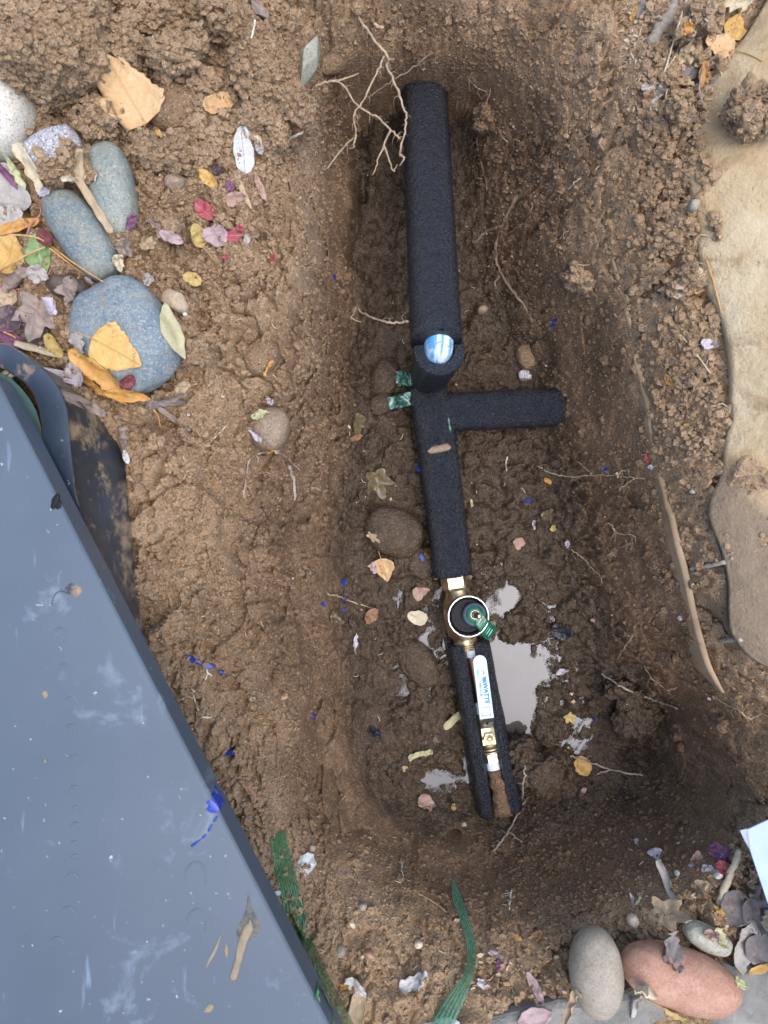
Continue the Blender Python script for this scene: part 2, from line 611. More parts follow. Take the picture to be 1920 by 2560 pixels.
def heights(X, Y):
    zb = base_z(X, Y)
    P = np.stack([X, Y, zb], 1)
    PX = 960 + X * FPX / (CAMZ - zb)
    PY = 1280 - Y * FPX / (CAMZ - zb)
    cl = clump_of(PX, PY)
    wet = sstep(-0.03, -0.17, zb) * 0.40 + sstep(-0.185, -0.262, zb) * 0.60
    wet = np.clip(wet + 0.06 * np.exp(-(((PX - 1300) / 520) ** 2 + ((PY - 2230) / 260) ** 2)) + 0.12 * np.exp(-(((PX - 1100) / 400) ** 2 + (PY / 250) ** 2)), 0, 1)
    floor = sstep(-0.205, -0.258, zb)
    smear = sstep(0.10, 0.42, fbm(P, 13, 3, 5)) * (1 - 0.75 * sstep(.6, .95, cl))
    h = zb + 0.014 * fbm(P, 9, 3, 1) * (1 - 0.4 * floor) + 0.0055 * fbm(P, 32, 3, 11) + 0.0022 * fbm(P, 120, 3, 15)
    h += floor * (clods(P, 0.040, 20, .75) * 0.022 + clods(P, 0.017, 23, .7) * 0.009 - 0.010)
    c0, e0 = chunks(P, 0.072, 141)
    h += c0 * .034 * sstep(0, .07, e0) * (1 - floor) * (1 - .5 * sstep(.6, 1, cl))
    c1, e1 = chunks(P, 0.034, 101)
    c2, e2 = chunks(P, 0.014, 111)
    brk = (1 - .85 * smear) * sstep(-.45, .15, vnoise(P, 10, 121) + .15)
    h += (c1 * .026 * sstep(0, .20, e1) - .0075 * (1 - sstep(0, .10, e1))) * brk * (1 - .45 * floor)
    h += (c2 * .0095 * sstep(0, .25, e2) - .0034 * (1 - sstep(0, .14, e2))) * brk
    c3, e3 = chunks(P, 0.0065, 131)
    h += c3 * .0070 * sstep(0, .3, e3) * (1 - .7 * smear)
    h += (c2 * .012 + c1 * .012) * sstep(.6, 1, cl) * (1 - floor)
    big = clods(P, 0.034, 31, .7) * 0.034
    med = clods(P, 0.0155, 35, .8) * 0.0155
    sml = clods(P, 0.0075, 39, .85) * 0.0075
    tin = clods(P, 0.0042, 43, .85) * 0.0042
    k = np.clip(cl, 0, 1)
    h += (1 - floor) * (big * 0.6 * sstep(.5, 1., k) + med * .8 * sstep(.25, .8, k) * (1 - .8 * smear) + sml * (0.35 + .85 * k) * (1 - .85 * smear) * .7 + .6 * tin * (.4 + .6 * k) * (1 - .8 * smear))
    h += floor * sml * 0.30 * (1 - .7 * smear)
    ridge = 1 - np.abs(fbm(P, 26, 3, 51))
    h -= 0.016 * sstep(0.91, 1.0, ridge) * (1 - floor * .5) * sstep(-.25, .2, vnoise(P, 7, 55))
    ridge = 1 - np.abs(fbm(P, 60, 2, 61))
    h -= 0.007 * sstep(0.90, 1.0, ridge) * sstep(-.2, .25, vnoise(P, 12, 65))
    for x, y, rx, ry, d in DENTS:
        h = h + d * np.exp(-((PX - x) / rx) ** 2 - ((PY - y) / ry) ** 2)
    far = np.maximum(np.abs(X) / 0.6, np.abs(Y) / 0.7)
    wet = wet + .13 * sstep(1130, 1330, PX) * sstep(-.015, -.06, zb) * (1 - sstep(-.2, -.26, zb)) + .12 * sstep(900, 700, PX) * (1 - floor)
    return h, np.clip(wet, 0, 1), cl * (far < 1), smear


STEP = 0.0015
WZ = -0.2830                      # level of the water in the pit
gx = np.arange(-0.46, 0.4601, STEP)
gy = np.arange(-0.585, 0.5851, STEP)
ext = [0.01, 0.03, 0.08, 0.2, 0.5, 1.5, 5, 20, 80]
GX = np.r_[[gx[0] - e for e in reversed(ext)], gx, [gx[-1] + e for e in ext]]
GY = np.r_[[gy[0] - e for e in reversed(ext)], gy, [gy[-1] + e for e in ext]]
XX, YY = np.meshgrid(GX, GY)
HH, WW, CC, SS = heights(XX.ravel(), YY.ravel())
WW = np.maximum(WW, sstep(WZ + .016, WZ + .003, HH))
GV = np.stack([XX.ravel(), YY.ravel(), HH], 1)
nx, ny = len(GX), len(GY)
idx = np.arange(nx * ny).reshape(ny, nx)
GF = np.stack([idx[:-1, :-1].ravel(), idx[:-1, 1:].ravel(), idx[1:, 1:].ravel(), idx[1:, :-1].ravel()], 1)
me = bpy.data.meshes.new('ground')
me.vertices.add(len(GV))
me.vertices.foreach_set('co', GV.astype(np.float32).ravel())
me.loops.add(GF.size)
me.loops.foreach_set('vertex_index', GF.astype(np.int32).ravel())
me.polygons.add(len(GF))
me.polygons.foreach_set('loop_start', np.arange(0, GF.size, 4, dtype=np.int32))
me.polygons.foreach_set('loop_total', np.full(len(GF), 4, np.int32))
me.polygons.foreach_set('use_smooth', np.ones(len(GF), bool))
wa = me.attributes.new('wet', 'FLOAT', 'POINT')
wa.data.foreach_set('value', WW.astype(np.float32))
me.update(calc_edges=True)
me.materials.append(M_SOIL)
ground = bpy.data.objects.new('ground', me)
COL.objects.link(ground)
tag(ground, 'brown soil with a dug pit, its walls and muddy floor', None, None, 'structure')

# ray casting against what already stands
i2 = idx[9:-9:2, 9:-9:2]
sub = GV[i2.ravel()]
n2y, n2x = i2.shape
id2 = np.arange(n2x * n2y).reshape(n2y, n2x)
f2 = np.stack([id2[:-1, :-1].ravel(), id2[:-1, 1:].ravel(), id2[1:, 1:].ravel(), id2[1:, :-1].ravel()], 1)
BVHS = [BVHTree.FromPolygons(sub.tolist(), f2.tolist())]
CAMP = Vector((0, 0, CAMZ))
SOILS = [BVHS[0]]
LEAFB = []


def solid(V, F):
    BVHS.append(BVHTree.FromPolygons([tuple(v) for v in V], [tuple(f) for f in F]))


def cast(o, d):
    best = None
    for b in BVHS:
        h = b.ray_cast(o, d)
        if h[0] is not None and (best is None or h[3] < best[3]):
            best = h
    return best


def hit(px, py):
    d = Vector(((px - 960) / FPX, -(py - 1280) / FPX, -1)).normalized()
    h = cast(CAMP, d)
    return h[0].copy() if h else at(px, py, 0)


def top(x, y, z=0.3):
    h = cast(Vector((x, y, z)), Vector((0, 0, -1)))
    return h[0].z if h else 0.0


def gtop(x, y):
    h = BVHS[0].ray_cast(Vector((x, y, 0.3)), Vector((0, 0, -1)))
    return h[0].z if h[0] else 0.0


# muddy water standing in the low places of the floor
t = NT('muddy_water')
t.set(Base_Color=t.mix(t.ramp(t.noise(14, 3), (0.3, 0.0), (0.7, 1.0)), (0.075, 0.062, 0.052), (0.10, 0.086, 0.075)), Roughness=0.03, IOR=1.52, Specular_Tint=(.78, .86, 1.0),  # blue of reflected sky put into the specular tint, not a colour of the water
      Normal=t.bump(t.noise(30, 3), 0.04, 0.002))
tr = t.t.nodes.new('ShaderNodeBsdfTransparent')
tr.inputs[0].default_value = (.80, .74, .66, 1)
mx = t.t.nodes.new('ShaderNodeMixShader')
t._in(mx.inputs[0], t.ramp(t.math('DIVIDE', t.attr('depth'), 10.0), (0.0, 0.25), (0.5, 1.0)))
t.t.links.new(tr.outputs[0], mx.inputs[1])
t.t.links.new(t.b.outputs[0], mx.inputs[2])
t.t.links.new(mx.outputs[0], t.out.inputs[0])
M_WATER = t.m
wx, wy = np.arange(-.06, .30, .0025), np.arange(-.40, -.07, .0025)
WXX, WYY = np.meshgrid(wx, wy)
hg = bilin(HH.reshape(ny, nx)[9:-9, 9:-9], gx[0], gy[0], STEP, WXX, WYY)
keep = (hg < WZ + .004)
fl = bilin(ZB, -.60, -.74, .004, WXX, WYY) < -.24
keep &= fl
wi = np.arange(WXX.size).reshape(WXX.shape)
kq = keep[:-1, :-1] | keep[1:, :-1] | keep[:-1, 1:] | keep[1:, 1:]
V = np.stack([WXX.ravel(), WYY.ravel(), np.full(WXX.size, WZ)], 1)
F = np.stack([wi[:-1, :-1][kq], wi[:-1, 1:][kq], wi[1:, 1:][kq], wi[1:, :-1][kq]], 1)
us, inv = np.unique(F.ravel(), return_inverse=True)
F = inv.reshape(-1, 4)
V = V[us]
dep = np.clip((WZ - hg.ravel()[us]) * 1000, 0, 20)
tag(mk('puddle', V, F.tolist(), M_WATER, smooth=True, attrs={'depth': dep}), 'muddy puddle reflecting the pale sky beside the valve pipe', None, None, 'structure')

# ------------------------------------------------------------------ stones
def stone_material(name, c1, c2, spec=(0.5, 0.5, 0.5), dirt=0.35, wet=False, speck=0.5, scale=1.0):
    t = NT(name)
    c = t.mix(t.ramp(t.noise(28 * scale, 6, 0.62, dist=0.6), (0.32, 0.0), (0.68, 1.0)), c1, c2)
    c = t.mix(0.75, c, t.ramp(t.noise(330, 5, 0.7), (0.28, 0.72), (0.72, 1.25)), 'MULTIPLY')
    vs = t.sep(t.voro(700, out='Color'))
    c = t.mix(t.math('MULTIPLY', t.ramp(vs[0], (0.80, 0.0), (0.88, 1.0)), speck), c, spec)
    c = t.mix(t.math('MULTIPLY', t.ramp(vs[1], (0.88, 0.0), (0.94, 1.0)), speck), c, (0.06, 0.055, 0.05))
    vein = t.noise(16 * scale, 5, 0.6, dist=1.2)
    vein = t.ramp(vein, (0.485, 0.0), (0.5, 0.6), (0.515, 0.0))
    c = t.mix(t.math('MULTIPLY', vein, 0.55), c, spec)
    d = t.math('MULTIPLY', t.ramp(t.noise(34, 6, 0.68), (0.56, 0.0), (0.70, 1.0)), dirt)
    c = t.mix(d, c, (0.27, 0.19, 0.12) if not wet else (0.08, 0.058, 0.04))
    b = t.math('ADD', t.noise(420, 5, 0.7), t.math('MULTIPLY', t.noise(60, 4, 0.6), 2.0))
    t.set(Base_Color=c, Roughness=0.32 if wet else 0.62, Normal=t.bump(b, 0.5, 0.0011))
    return t.m


def stone_mesh(c, a, b, h, rot, seed, sub=5, rough=0.05, square=2.3, tilt=(0, 0), cut=None, angular=0.0):
    """ellipsoid-like stone: half axes a (along), b (across), h (up); rot in degrees as seen in the photo"""
    V, F = ICO[sub]
    V = V.copy()
    ex = 2.0 / square
    V = np.sign(V) * np.abs(V) ** ex
    V /= (np.abs(V) ** square).sum(1)[:, None] ** (1 / square)
    d = 1 + rough * fbm(V, 1.1, 3, seed) * 1.6 + rough * 0.35 * fbm(V, 4.0, 3, seed + 9)
    V = V * d[:, None]
    if angular:
        rg = np.random.default_rng(seed)
        for _ in range(9):
            n = rg.normal(size=3)
            n /= np.linalg.norm(n)
            k = 1 - angular * rg.uniform(.3, 1)
            s = V @ n
            V = V - np.where(s > k, (s - k) * .9, 0)[:, None] * n
    if cut is not None:
        n = np.array(cut[:3], float)
        n /= np.linalg.norm(n)
        s = V @ n
        V = V - np.where(s > cut[3], (s - cut[3]) * .93, 0)[:, None] * n
    V = V * np.array([a, b, h])
    Mx = Matrix.Rotation(R(rot), 3, 'Z') @ Matrix.Rotation(R(tilt[0]), 3, 'X') @ Matrix.Rotation(R(tilt[1]), 3, 'Y')
    V = V @ np.array(Mx).T + np.array(c)
    return V, F


def stone(name, px, py, la, lb, h, rot, mat, label, cat='stone', sink=0.35, z=None, group='river stones and pebbles', **kw):
    """la, lb: length and width in photo pixels; h: thickness in metres"""
    g = hit(px, py)
    gz = g.z if z is None else z
    zc = gz + h * (0.5 - sink)
    m = mpp(zc)
    p = at(px, py, zc)
    V, F = stone_mesh(p, la * m / 2, lb * m / 2, h / 2, rot, random.randint(0, 9999), **kw)
    o = mk(name, V, F, mat)
    solid(V, F)
    return tag(o, label, cat, group)


M_BLUE = stone_material('blue_grey_stone', (0.105, 0.155, 0.20), (0.195, 0.235, 0.25), (0.40, 0.37, 0.29), 0.6)
M_GREEN = stone_material('grey_green_stone', (0.165, 0.20, 0.19), (0.25, 0.27, 0.235), (0.40, 0.39, 0.29), 0.5)
M_SLATE = stone_material('slate_stone', (0.11, 0.155, 0.185), (0.215, 0.225, 0.19), (0.36, 0.34, 0.24), 0.55)
M_WHITE = stone_material('white_stone', (0.50, 0.475, 0.41), (0.62, 0.60, 0.54), (0.72, 0.70, 0.65), 0.25, speck=0.5)
M_PURP = stone_material('purple_grey_stone', (0.24, 0.235, 0.265), (0.42, 0.42, 0.46), (0.62, 0.60, 0.62), 0.5, speck=0.9)
M_TAN = stone_material('tan_stone', (0.31, 0.225, 0.145), (0.43, 0.33, 0.22), (0.5, 0.42, 0.3), 0.5)
M_MUDST = stone_material('mud_coated_stone', (0.19, 0.135, 0.088), (0.255, 0.185, 0.122), (0.34, 0.26, 0.18), 0.9, speck=0.7)
M_MUDST2 = soil_material('soil_coated_stone', .32)
M_WETST2 = soil_material('mud_coated_wet_stone', .95)
M_WETST = stone_material('wet_mud_stone', (0.065, 0.048, 0.034), (0.115, 0.088, 0.064), (0.13, 0.10, 0.08), 0.6, wet=True, speck=0.2)
M_GREY = stone_material('grey_egg_stone', (0.25, 0.215, 0.165), (0.345, 0.30, 0.235), (0.40, 0.36, 0.29), 0.5, speck=0.3)
M_PINK = stone_material('pink_stone', (0.31, 0.155, 0.10), (0.46, 0.26, 0.18), (0.50, 0.34, 0.26), 0.55, speck=0.25)
M_OLIVE = stone_material('olive_stone', (0.27, 0.275, 0.215), (0.38, 0.37, 0.30), (0.45, 0.44, 0.36), 0.45)
M_CREAM = stone_material('cream_pebble', (0.52, 0.42, 0.29), (0.62, 0.54, 0.42), (0.7, 0.64, 0.5), 0.2)

stone('cobble', 4, 290, 216, 172, .085, 80, M_WHITE, 'white speckled cobble cut by the left edge of the photo', sink=.3, square=2.2, rough=.03)
stone('stone', 135, 388, 160, 140, .046, 20, M_PURP, 'purple grey speckled flat stone half covered by soil crumbs', sink=.5, rough=.08, angular=.25)
stone('cobble', 280, 474, 236, 116, .045, -80, M_GREEN, 'long smooth grey green cobble standing upright beside the broken slate cobble', sink=.3, rough=.03, square=2.35)
stone('cobble', 203, 585, 262, 118, .046, -57, M_SLATE, 'long blue grey cobble with a broken flat upper end', sink=.28, rough=.035, square=2.5, cut=(-1, .15, 0, .80))
stone('cobble', 172, 716, 120, 70, .030, -20, M_WETST, 'dark stone lying under leaves between two blue cobbles', sink=.5, rough=.06)
stone('cobble', 312, 842, 288, 246, .066, -62, M_BLUE, 'large round blue grey cobble with orange leaves on it', sink=.28, rough=.05, square=2.5)
stone('rock', 437, 753, 74, 56, .026, -20, M_TAN, 'small angular tan rock right of the large blue cobble', sink=.3, angular=.4, sub=4)
stone('rock', 434, 272, 120, 112, .038, 60, M_MUDST2, 'mud coated rounded rock beside the big peach leaf', sink=.4, rough=.07, sub=5, square=2.8)
stone('rock', 437, 455, 56, 40, .018, 0, M_MUDST, 'small grey brown rock on the crumbly bank', sink=.3, angular=.3, sub=4)
stone('rock', 772, 150, 118, 66, .05, 62, M_OLIVE, 'angular olive grey rock sticking out of the bank at top', sink=.35, angular=.5, sub=5)
stone('rock', 830, 163, 66, 46, .03, 20, M_MUDST2, 'small muddy rock right of the olive rock', sink=.4, angular=.25, sub=4)
stone('rock', 676, 1073, 112, 94, .042, 75, M_MUDST, 'mud coated oval stone with a pale green leaf on it', sink=.35, rough=.03, sub=5)
stone('rock', 653, 893, 96, 80, .030, 40, M_MUDST2, 'smooth mud coated stone bedded in the left bank', sink=.5, rough=.05, sub=5)
stone('rock', 985, 1330, 150, 122, .045, -25, M_WETST2, 'smooth wet mud coated stone left of the lower pipe', sink=.45, rough=.02, sub=5)
stone('rock', 1046, 1660, 130, 88, .036, -55, M_WETST2, 'wet brown stone in mud beside the split pipe cover', sink=.4, rough=.06, sub=5)
stone('rock', 962, 948, 110, 74, .045, 75, M_WETST2, 'wet dark stone behind the green tape end', sink=.4, rough=.05, sub=5)
stone('rock', 952, 1010, 70, 58, .032, 30, M_WETST2, 'wet lump of stone below the green tape end', sink=.4, rough=.08, sub=4)
stone('rock', 1050, 1408, 70, 84, .03, 30, M_WETST2, 'dark wet stone left of the brass nut', sink=.45, rough=.08, sub=4)
stone('rock', 1206, 775, 30, 22, .02, 30, M_MUDST, 'small pale pebble right of the upper pipe', sink=.3, sub=3)
stone('rock', 1315, 892, 70, 50, .03, -70, M_MUDST2, 'smooth mud coated stone above the branch pipe', sink=.5, sub=4, rough=.08)
stone('rock', 1314, 938, 40, 34, .02, 10, M_PURP, 'pale grey stone above the branch pipe', sink=.4, angular=.3, sub=4)
stone('cobble', 1490, 2430, 218, 132, .062, 93, M_GREY, 'grey egg shaped cobble left of the pink stone', sink=.22, rough=.015, square=2.1, z=-.012)
stone('cobble', 1700, 2446, 312, 148, .056, -18, M_PINK, 'smooth pinkish red oblong stone lying on the flagstone', sink=.22, rough=.025, square=2.25, z=-.012)
stone('rock', 1768, 2345, 130, 60, .03, -25, M_OLIVE, 'flat grey green stone behind the pink stone', sink=.4, rough=.05, z=-.012)
stone('pebble', 1046, 2361, 24, 19, .012, 0, M_CREAM, 'cream pebble left of the curved green tape', 'pebble', sub=3)
stone('pebble', 851, 2379, 32, 26, .014, 60, M_GREY, 'grey angular pebble near the wide green tape', 'pebble', sub=3, angular=.3)
stone('pebble', 923, 2385, 26, 19, .012, -20, M_PINK, 'pinkish white pebble right of the grey pebble', 'pebble', sub=3, angular=.3)
stone('pebble', 904, 2268, 26, 20, .012, 20, M_GREY, 'pale grey pebble above the grey angular pebble', 'pebble', sub=3, angular=.3)
stone('pebble', 880, 2310, 26, 16, .012, -40, M_CREAM, 'pale yellow chipped pebble on the lower bank', 'pebble', sub=3, angular=.3)
stone('pebble', 1582, 2303, 30, 32, .016, 20, M_CREAM, 'round cream pebble above the grey egg cobble', 'pebble', sub=3)
stone('pebble', 1732, 1228, 15, 14, .008, 20, M_WHITE, 'bright white pebble beside the tan edging strip', 'pebble', sub=3, angular=.3)
stone('pebble', 1692, 2182, 15, 14, .01, 20, M_WHITE, 'white pebble on the lower right bank', 'pebble', sub=3, angular=.3)
stone('pebble', 1795, 2185, 26, 20, .012, 30, M_WHITE, 'white chalky pebble near the white sheet', 'pebble', sub=3, angular=.3)
stone('pebble', 1735, 512, 34, 30, .014, 30, M_GREY, 'pale grey pebble at the edge of the boulder', 'pebble', sub=3, angular=.3)
stone('pebble', 1700, 1545, 14, 14, .008, 10, M_WHITE, 'small white chip at the lower end of the edging strip', 'pebble', sub=3, angular=.3)
stone('pebble', 1160, 2060, 16, 12, .01, 10, M_TAN, 'small tan pebble above the small dark hole', 'pebble', sub=3, angular=.2)
stone('pebble', 463, 787, 14, 12, .01, 10, M_WHITE, 'white pebble below the angular tan rock', 'pebble', sub=3, angular=.2)
stone('pebble', 693, 1130, 14, 12, .01, 10, M_CREAM, 'pale pebble under the mud coated oval stone', 'pebble', sub=3, angular=.2)
stone('pebble', 780, 2120, 20, 18, .012, 0, M_TAN, 'brown pebble right of the crumpled white plastic', 'pebble', sub=3, angular=.2)


def clod(px, py, la, lb, h, rot, label, mat=None, sink=.18, sub=6, z=None):
    g = hit(px, py)
    zc = (g.z if z is None else z) + h * (.5 - sink)
    h *= 1.3
    m = mpp(zc) * 1.10
    p = at(px, py, zc + .006)
    V, F = stone_mesh(p, la * m / 2, lb * m / 2, h / 2, rot, random.randint(0, 9999), sub=6 if la > 120 else 5, rough=.16, square=2.3, angular=.18)
    c = np.array(p)
    d = V - c
    L = np.linalg.norm(d, axis=1)[:, None]
    Q = V + 5
    q1, q2, q3 = chunks(Q, .022, 7), chunks(Q, .0095, 8), chunks(Q, .0048, 9)
    V = V + d / L * (q1[0] * .020 * sstep(0, .2, q1[1]) + q2[0] * .012 * sstep(0, .25, q2[1]) + q3[0] * .0065 * sstep(0, .3, q3[1]) + clods(Q, .008, 71, .4) * .005 + .008 * fbm(Q, 45, 4, 5))[:, None]
    o = mk('soil_clod', V, F, mat or M_CLOD)
    solid(V, F)
    SOILS.append(BVHS[-1])
    return tag(o, label, 'clod', 'clods of dug soil')


clod(140, 118, 250, 215, .085, 10, 'largest dry soil clod at the top left of the bank', sink=.12)
clod(560, 40, 130, 150, .055, 60, 'rough crumbly clod at the top beside the dark dead leaf')
clod(655, 190, 300, 120, .05, -72, 'long sloping ridge clod along the pit edge', sink=.45)
clod(395, 60, 140, 90, .05, -20, 'crumbly clod right of the largest clod')
clod(445, 130, 120, 80, .045, 30, 'crumbly clod below the top edge of the bank')
clod(330, 130, 80, 110, .04, 0, 'small crumbly clod above the big peach leaf')
clod(250, 300, 90, 80, .035, 0, 'crumbly clod left of the big peach leaf')
clod(185, 405, 55, 66, .03, 0, 'coarse sandy clod left of the grey green cobble')
clod(140, 432, 40, 34, .02, 0, 'small round clod on the purple grey stone')
clod(420, 380, 110, 70, .04, 10, 'crumbly clod below the mud coated rounded rock')
clod(740, 270, 110, 70, .04, -60, 'clod on the pit edge below the olive rock', sink=.45)
clod(420, 570, 54, 46, .025, 0, 'crumbly clod above the pale pink leaf')
clod(500, 890, 56, 48, .028, 60, 'crumbly clod right of the big blue cobble')
clod(1207, 294, 44, 56, .035, 30, 'root bound clod hanging on the right wall', M_MOISTCLOD, sub=5)
clod(1440, 700, 40, 66, .03, 60, 'pale crumbly clod on the right wall', M_CLOD, sub=5)
clod(1750, 42, 70, 66, .032, 30, 'grey crumbly clod near the orange leaves at top right')
clod(1715, 78, 50, 44, .026, 0, 'smaller crumbly clod beside the flat grey stick')
clod(1890, 285, 110, 130, .03, 70, 'pile of loose soil resting on the boulder', sink=.2, z=.035)
clod(1690, 265, 44, 50, .022, 20, 'crumbly clod left of the boulder')
clod(1715, 705, 64, 46, .03, 20, 'crumbly clod on the boulder edge beside the dry straws')
clod(1590, 1800, 110, 90, .04, 20, 'wet dark clod beside the cavity in the right wall', M_MUD)
clod(1560, 1735, 90, 60, .035, -20, 'wet dark clod under the long grey root', M_MUD)
clod(1300, 1880, 74, 60, .035, 20, 'wet mud lump at the lower end of the puddle', M_MUD, sink=.3)
clod(1345, 1935, 110, 90, .03, 0, 'wide wet mud lump right of the split pipe cover', M_MUD)

# boulder on the right: cream rock with brown stains
t = NT('cream_boulder')
pos = t.obj
c = t.mix(t.ramp(t.noise(7, 6, 0.62, dist=.5), (0.40, 0.0), (0.62, 1.0)), (0.60, 0.49, 0.315), (0.47, 0.325, 0.165))
c = t.mix(t.ramp(t.noise(16, 6, 0.7, dist=.8), (0.48, 0.0), (0.68, 0.9)), c, (0.30, 0.19, 0.09))
c = t.mix(t.ramp(t.noise(75, 6, 0.75), (0.60, 0.0), (0.70, 0.75)), c, (0.24, 0.17, 0.11))
c = t.mix(t.math('MULTIPLY', t.ramp(t.noise(300, 4, 0.7), (0.62, 0.0), (0.70, 1.0)), .6), c, (0.2, .15, .11))
soily = t.math('ADD', t.attr('wet'), t.math('MULTIPLY', t.math('SUBTRACT', t.noise(24, 6, .7), .5), 1.7), clamp=True)
c = t.mix(t.ramp(soily, (0.38, 0.0), (0.80, 0.93)), c, t.mix(t.noise(90, 5), (0.19, 0.135, 0.088), (0.33, 0.25, 0.165)))
t.set(Base_Color=c, Roughness=0.75, Normal=t.bump(t.math('ADD', t.noise(340, 6, .75), t.math('MULTIPLY', t.noise(40, 6, .72), 5)), .9, .0022))
M_BOULD = t.m
ol = [(1975, -90), (1948, -50), (1920, 0), (1875, 74), (1847, 110), (1810, 147), (1784, 193), (1756, 246), (1742, 306), (1733, 374), (1730, 425), (1739, 467), (1746, 510), (1757, 570), (1759, 627),
      (1777, 715), (1800, 769), (1815, 816), (1831, 886), (1838, 943), (1839, 1006), (1843, 1044), (1831, 1085), (1825, 1133), (1815, 1190), (1797, 1230), (1788, 1270), (1794, 1310), (1814, 1360),
      (1827, 1400), (1838, 1461), (1841, 1552), (1852, 1595), (1903, 1657), (1990, 1700)]
edge = catmull([at(x, y, 0.012 if y < 1150 else 0.0) for x, y in ol], 260)
cols = [-.03, -.012, -.004, 0, .003, .007, .013, .021, .031, .042, .055, .07, .09, .115, .15, .2, .3]
V, U, WT = [], [], []
for i, p in enumerate(edge):
    jit = 0.0
    pyy = 1280 - p.y * FPX / CAMZ
    low = max(0.0, min(1.0, (pyy - 1060) / 300))
    for d in cols:
        if d < 0:
            V.append(Vector((p.x - d * .6, p.y, p.z - .008 + d * 3)))
        else:
            V.append(Vector((p.x + jit + d, p.y, p.z - .006 + .040 * (1 - math.exp(-d / .045)) * (1 - .35 * low) - .10 * low * max(0, .05 - d) - .010 * low * math.exp(-max(d, 0) / .03))))
        WT.append(low * (1.05 - d * 3.2) + .40 * math.exp(-max(d, 0) / .018))
V = np.array([tuple(v) for v in V])
nb = V[:, 2] > -.02
V[:, 2] += (0.0060 * fbm(V, 11, 4, 3) + .0010 * fbm(V, 90, 3, 8)) * nb
nc = len(cols)
F = [(i * nc + j, i * nc + j + 1, (i + 1) * nc + j + 1, (i + 1) * nc + j) for i in range(len(edge) - 1) for j in range(nc - 1)]
F = [tuple(reversed(f)) for f in F]
tag(mk('boulder', V, F, M_BOULD, attrs={'wet': WT}), 'big cream boulder with brown stains along the right edge', 'boulder')
solid(V, F)

# flagstone under the two oval stones
t = NT('flagstone')
c = t.mix(t.ramp(t.noise(18, 6, .65, dist=.5), (0.35, 0.0), (0.66, 1.0)), (0.17, 0.168, 0.15), (0.31, 0.30, 0.27))
c = t.mix(t.ramp(t.noise(60, 5, .7), (0.58, 0.0), (0.7, 0.6)), c, (0.22, .19, .15))
t.set(Base_Color=c, Roughness=.8, Normal=t.bump(t.math('ADD', t.noise(200, 6, .75), t.math('MULTIPLY', t.noise(35, 6, .7), 4)), .9, .003))
fl = [(1060, 2600), (1170, 2566), (1290, 2538), (1400, 2508), (1530, 2500), (1600, 2470), (1680, 2400), (1760, 2395), (1840, 2425), (1930, 2418), (2150, 2400), (2150, 2900), (1060, 2900)]
fp = [at(x, y, -.008) for x, y in fl]
V, F = prism([(p.x + random.uniform(-.001, .001), p.y) for p in fp], -.06, -.008, .006)
tag(mk('flagstone', V, F, t.m, smooth=False), 'pale grey flagstone at the bottom right corner', 'flagstone')
solid(V, F)

# ------------------------------------------------------------------ pipe assembly
t = NT('black_foam')
b = t.math('ADD', t.noise(620, 3, .65), t.math('MULTIPLY', t.voro(470), -.8))
c = t.mix(t.ramp(t.noise(45, 4), (.4, 0.0), (.75, 1.0)), (0.0035, 0.0065, 0.0135), (0.006, 0.011, 0.022))
dst = t.ramp(t.noise(38, 6, .7), (.66, 0.0), (.78, .18))
c = t.mix(dst, c, (.12, .09, .065))
t.set(Base_Color=c, Roughness=t.ramp(t.noise(300, 3), (.3, .20), (.7, .32)), Normal=t.bump(b, 1.0, 0.0022), Specular_IOR_Level=.75)
M_FOAM = t.m
t = NT('cut_foam')
t.set(Base_Color=(0.014, 0.015, 0.018), Roughness=.75, Normal=t.bump(t.voro(900), 1, .002))
M_FOAMCUT = t.m


def metal(name, c1, c2, rough=.3, mud=.3, bump=.15):
    t = NT(name)
    c = t.mix(t.ramp(t.noise(120, 5, .65), (.35, 0.0), (.7, 1.0)), c1, c2)
    k = t.math('MULTIPLY', t.ramp(t.noise(80, 6, .7), (.5, 0.0), (.64, 1.0)), mud)
    t.set(Base_Color=t.mix(k, c, (.10, .072, .05)), Metallic=t.math('SUBTRACT', 1.0, k), Roughness=t.math('ADD', t.math('MULTIPLY', k, .4), rough),
          Normal=t.bump(t.noise(500, 4, .7), bump, .0006))
    return t.m


M_BRASS = metal('brass', (.42, .36, .23), (.60, .53, .37), .34, .55)
M_BRASSD = metal('dirty_brass', (.38, .30, .17), (.55, .45, .28), .35, .85)
M_COPPER = metal('dull_copper', (.34, .20, .13), (.26, .17, .12), .35, .5)
M_STEEL = metal('steel', (.45, .45, .45), (.6, .6, .58), .3, .4)
M_NICKEL = metal('bright_rim', (.52, .53, .50), (.66, .66, .62), .25, .06)
t = NT('thread_tape')
t.set(Base_Color=t.mix(t.ramp(t.noise(200, 4), (.5, 0.0), (.75, .6)), (.66, .72, .76), (.4, .38, .34)), Roughness=.45,
      Normal=t.bump(t.noise(600, 3), .3, .0006))
M_PTFE = t.m
t = NT('white_handle_vinyl')
t.set(Base_Color=t.mix(t.ramp(t.noise(90, 5, .7), (.62, 0.0), (.78, .4)), (.52, .64, .70), (.42, .42, .38)), Roughness=.35)
M_VINYL = t.m
t = NT('blue_print')
t.set(Base_Color=(.01, .20, .56), Roughness=.5)
M_PRINT = t.m
t = NT('primed_elbow')
n1 = t.noise(1.0, 5, .65, dist=1.2, vec=t.mapping(t.obj, (75, 22, 22)))
c = t.mix(t.ramp(n1, (.44, 0.0), (.56, 1.0)), (.06, .32, .62), (.62, .68, .72))
c = t.mix(t.ramp(t.noise(40, 4, .6, dist=2), (.60, 0.0), (.66, .8)), c, (.22, .27, .42))
t.set(Base_Color=c, Roughness=.5)
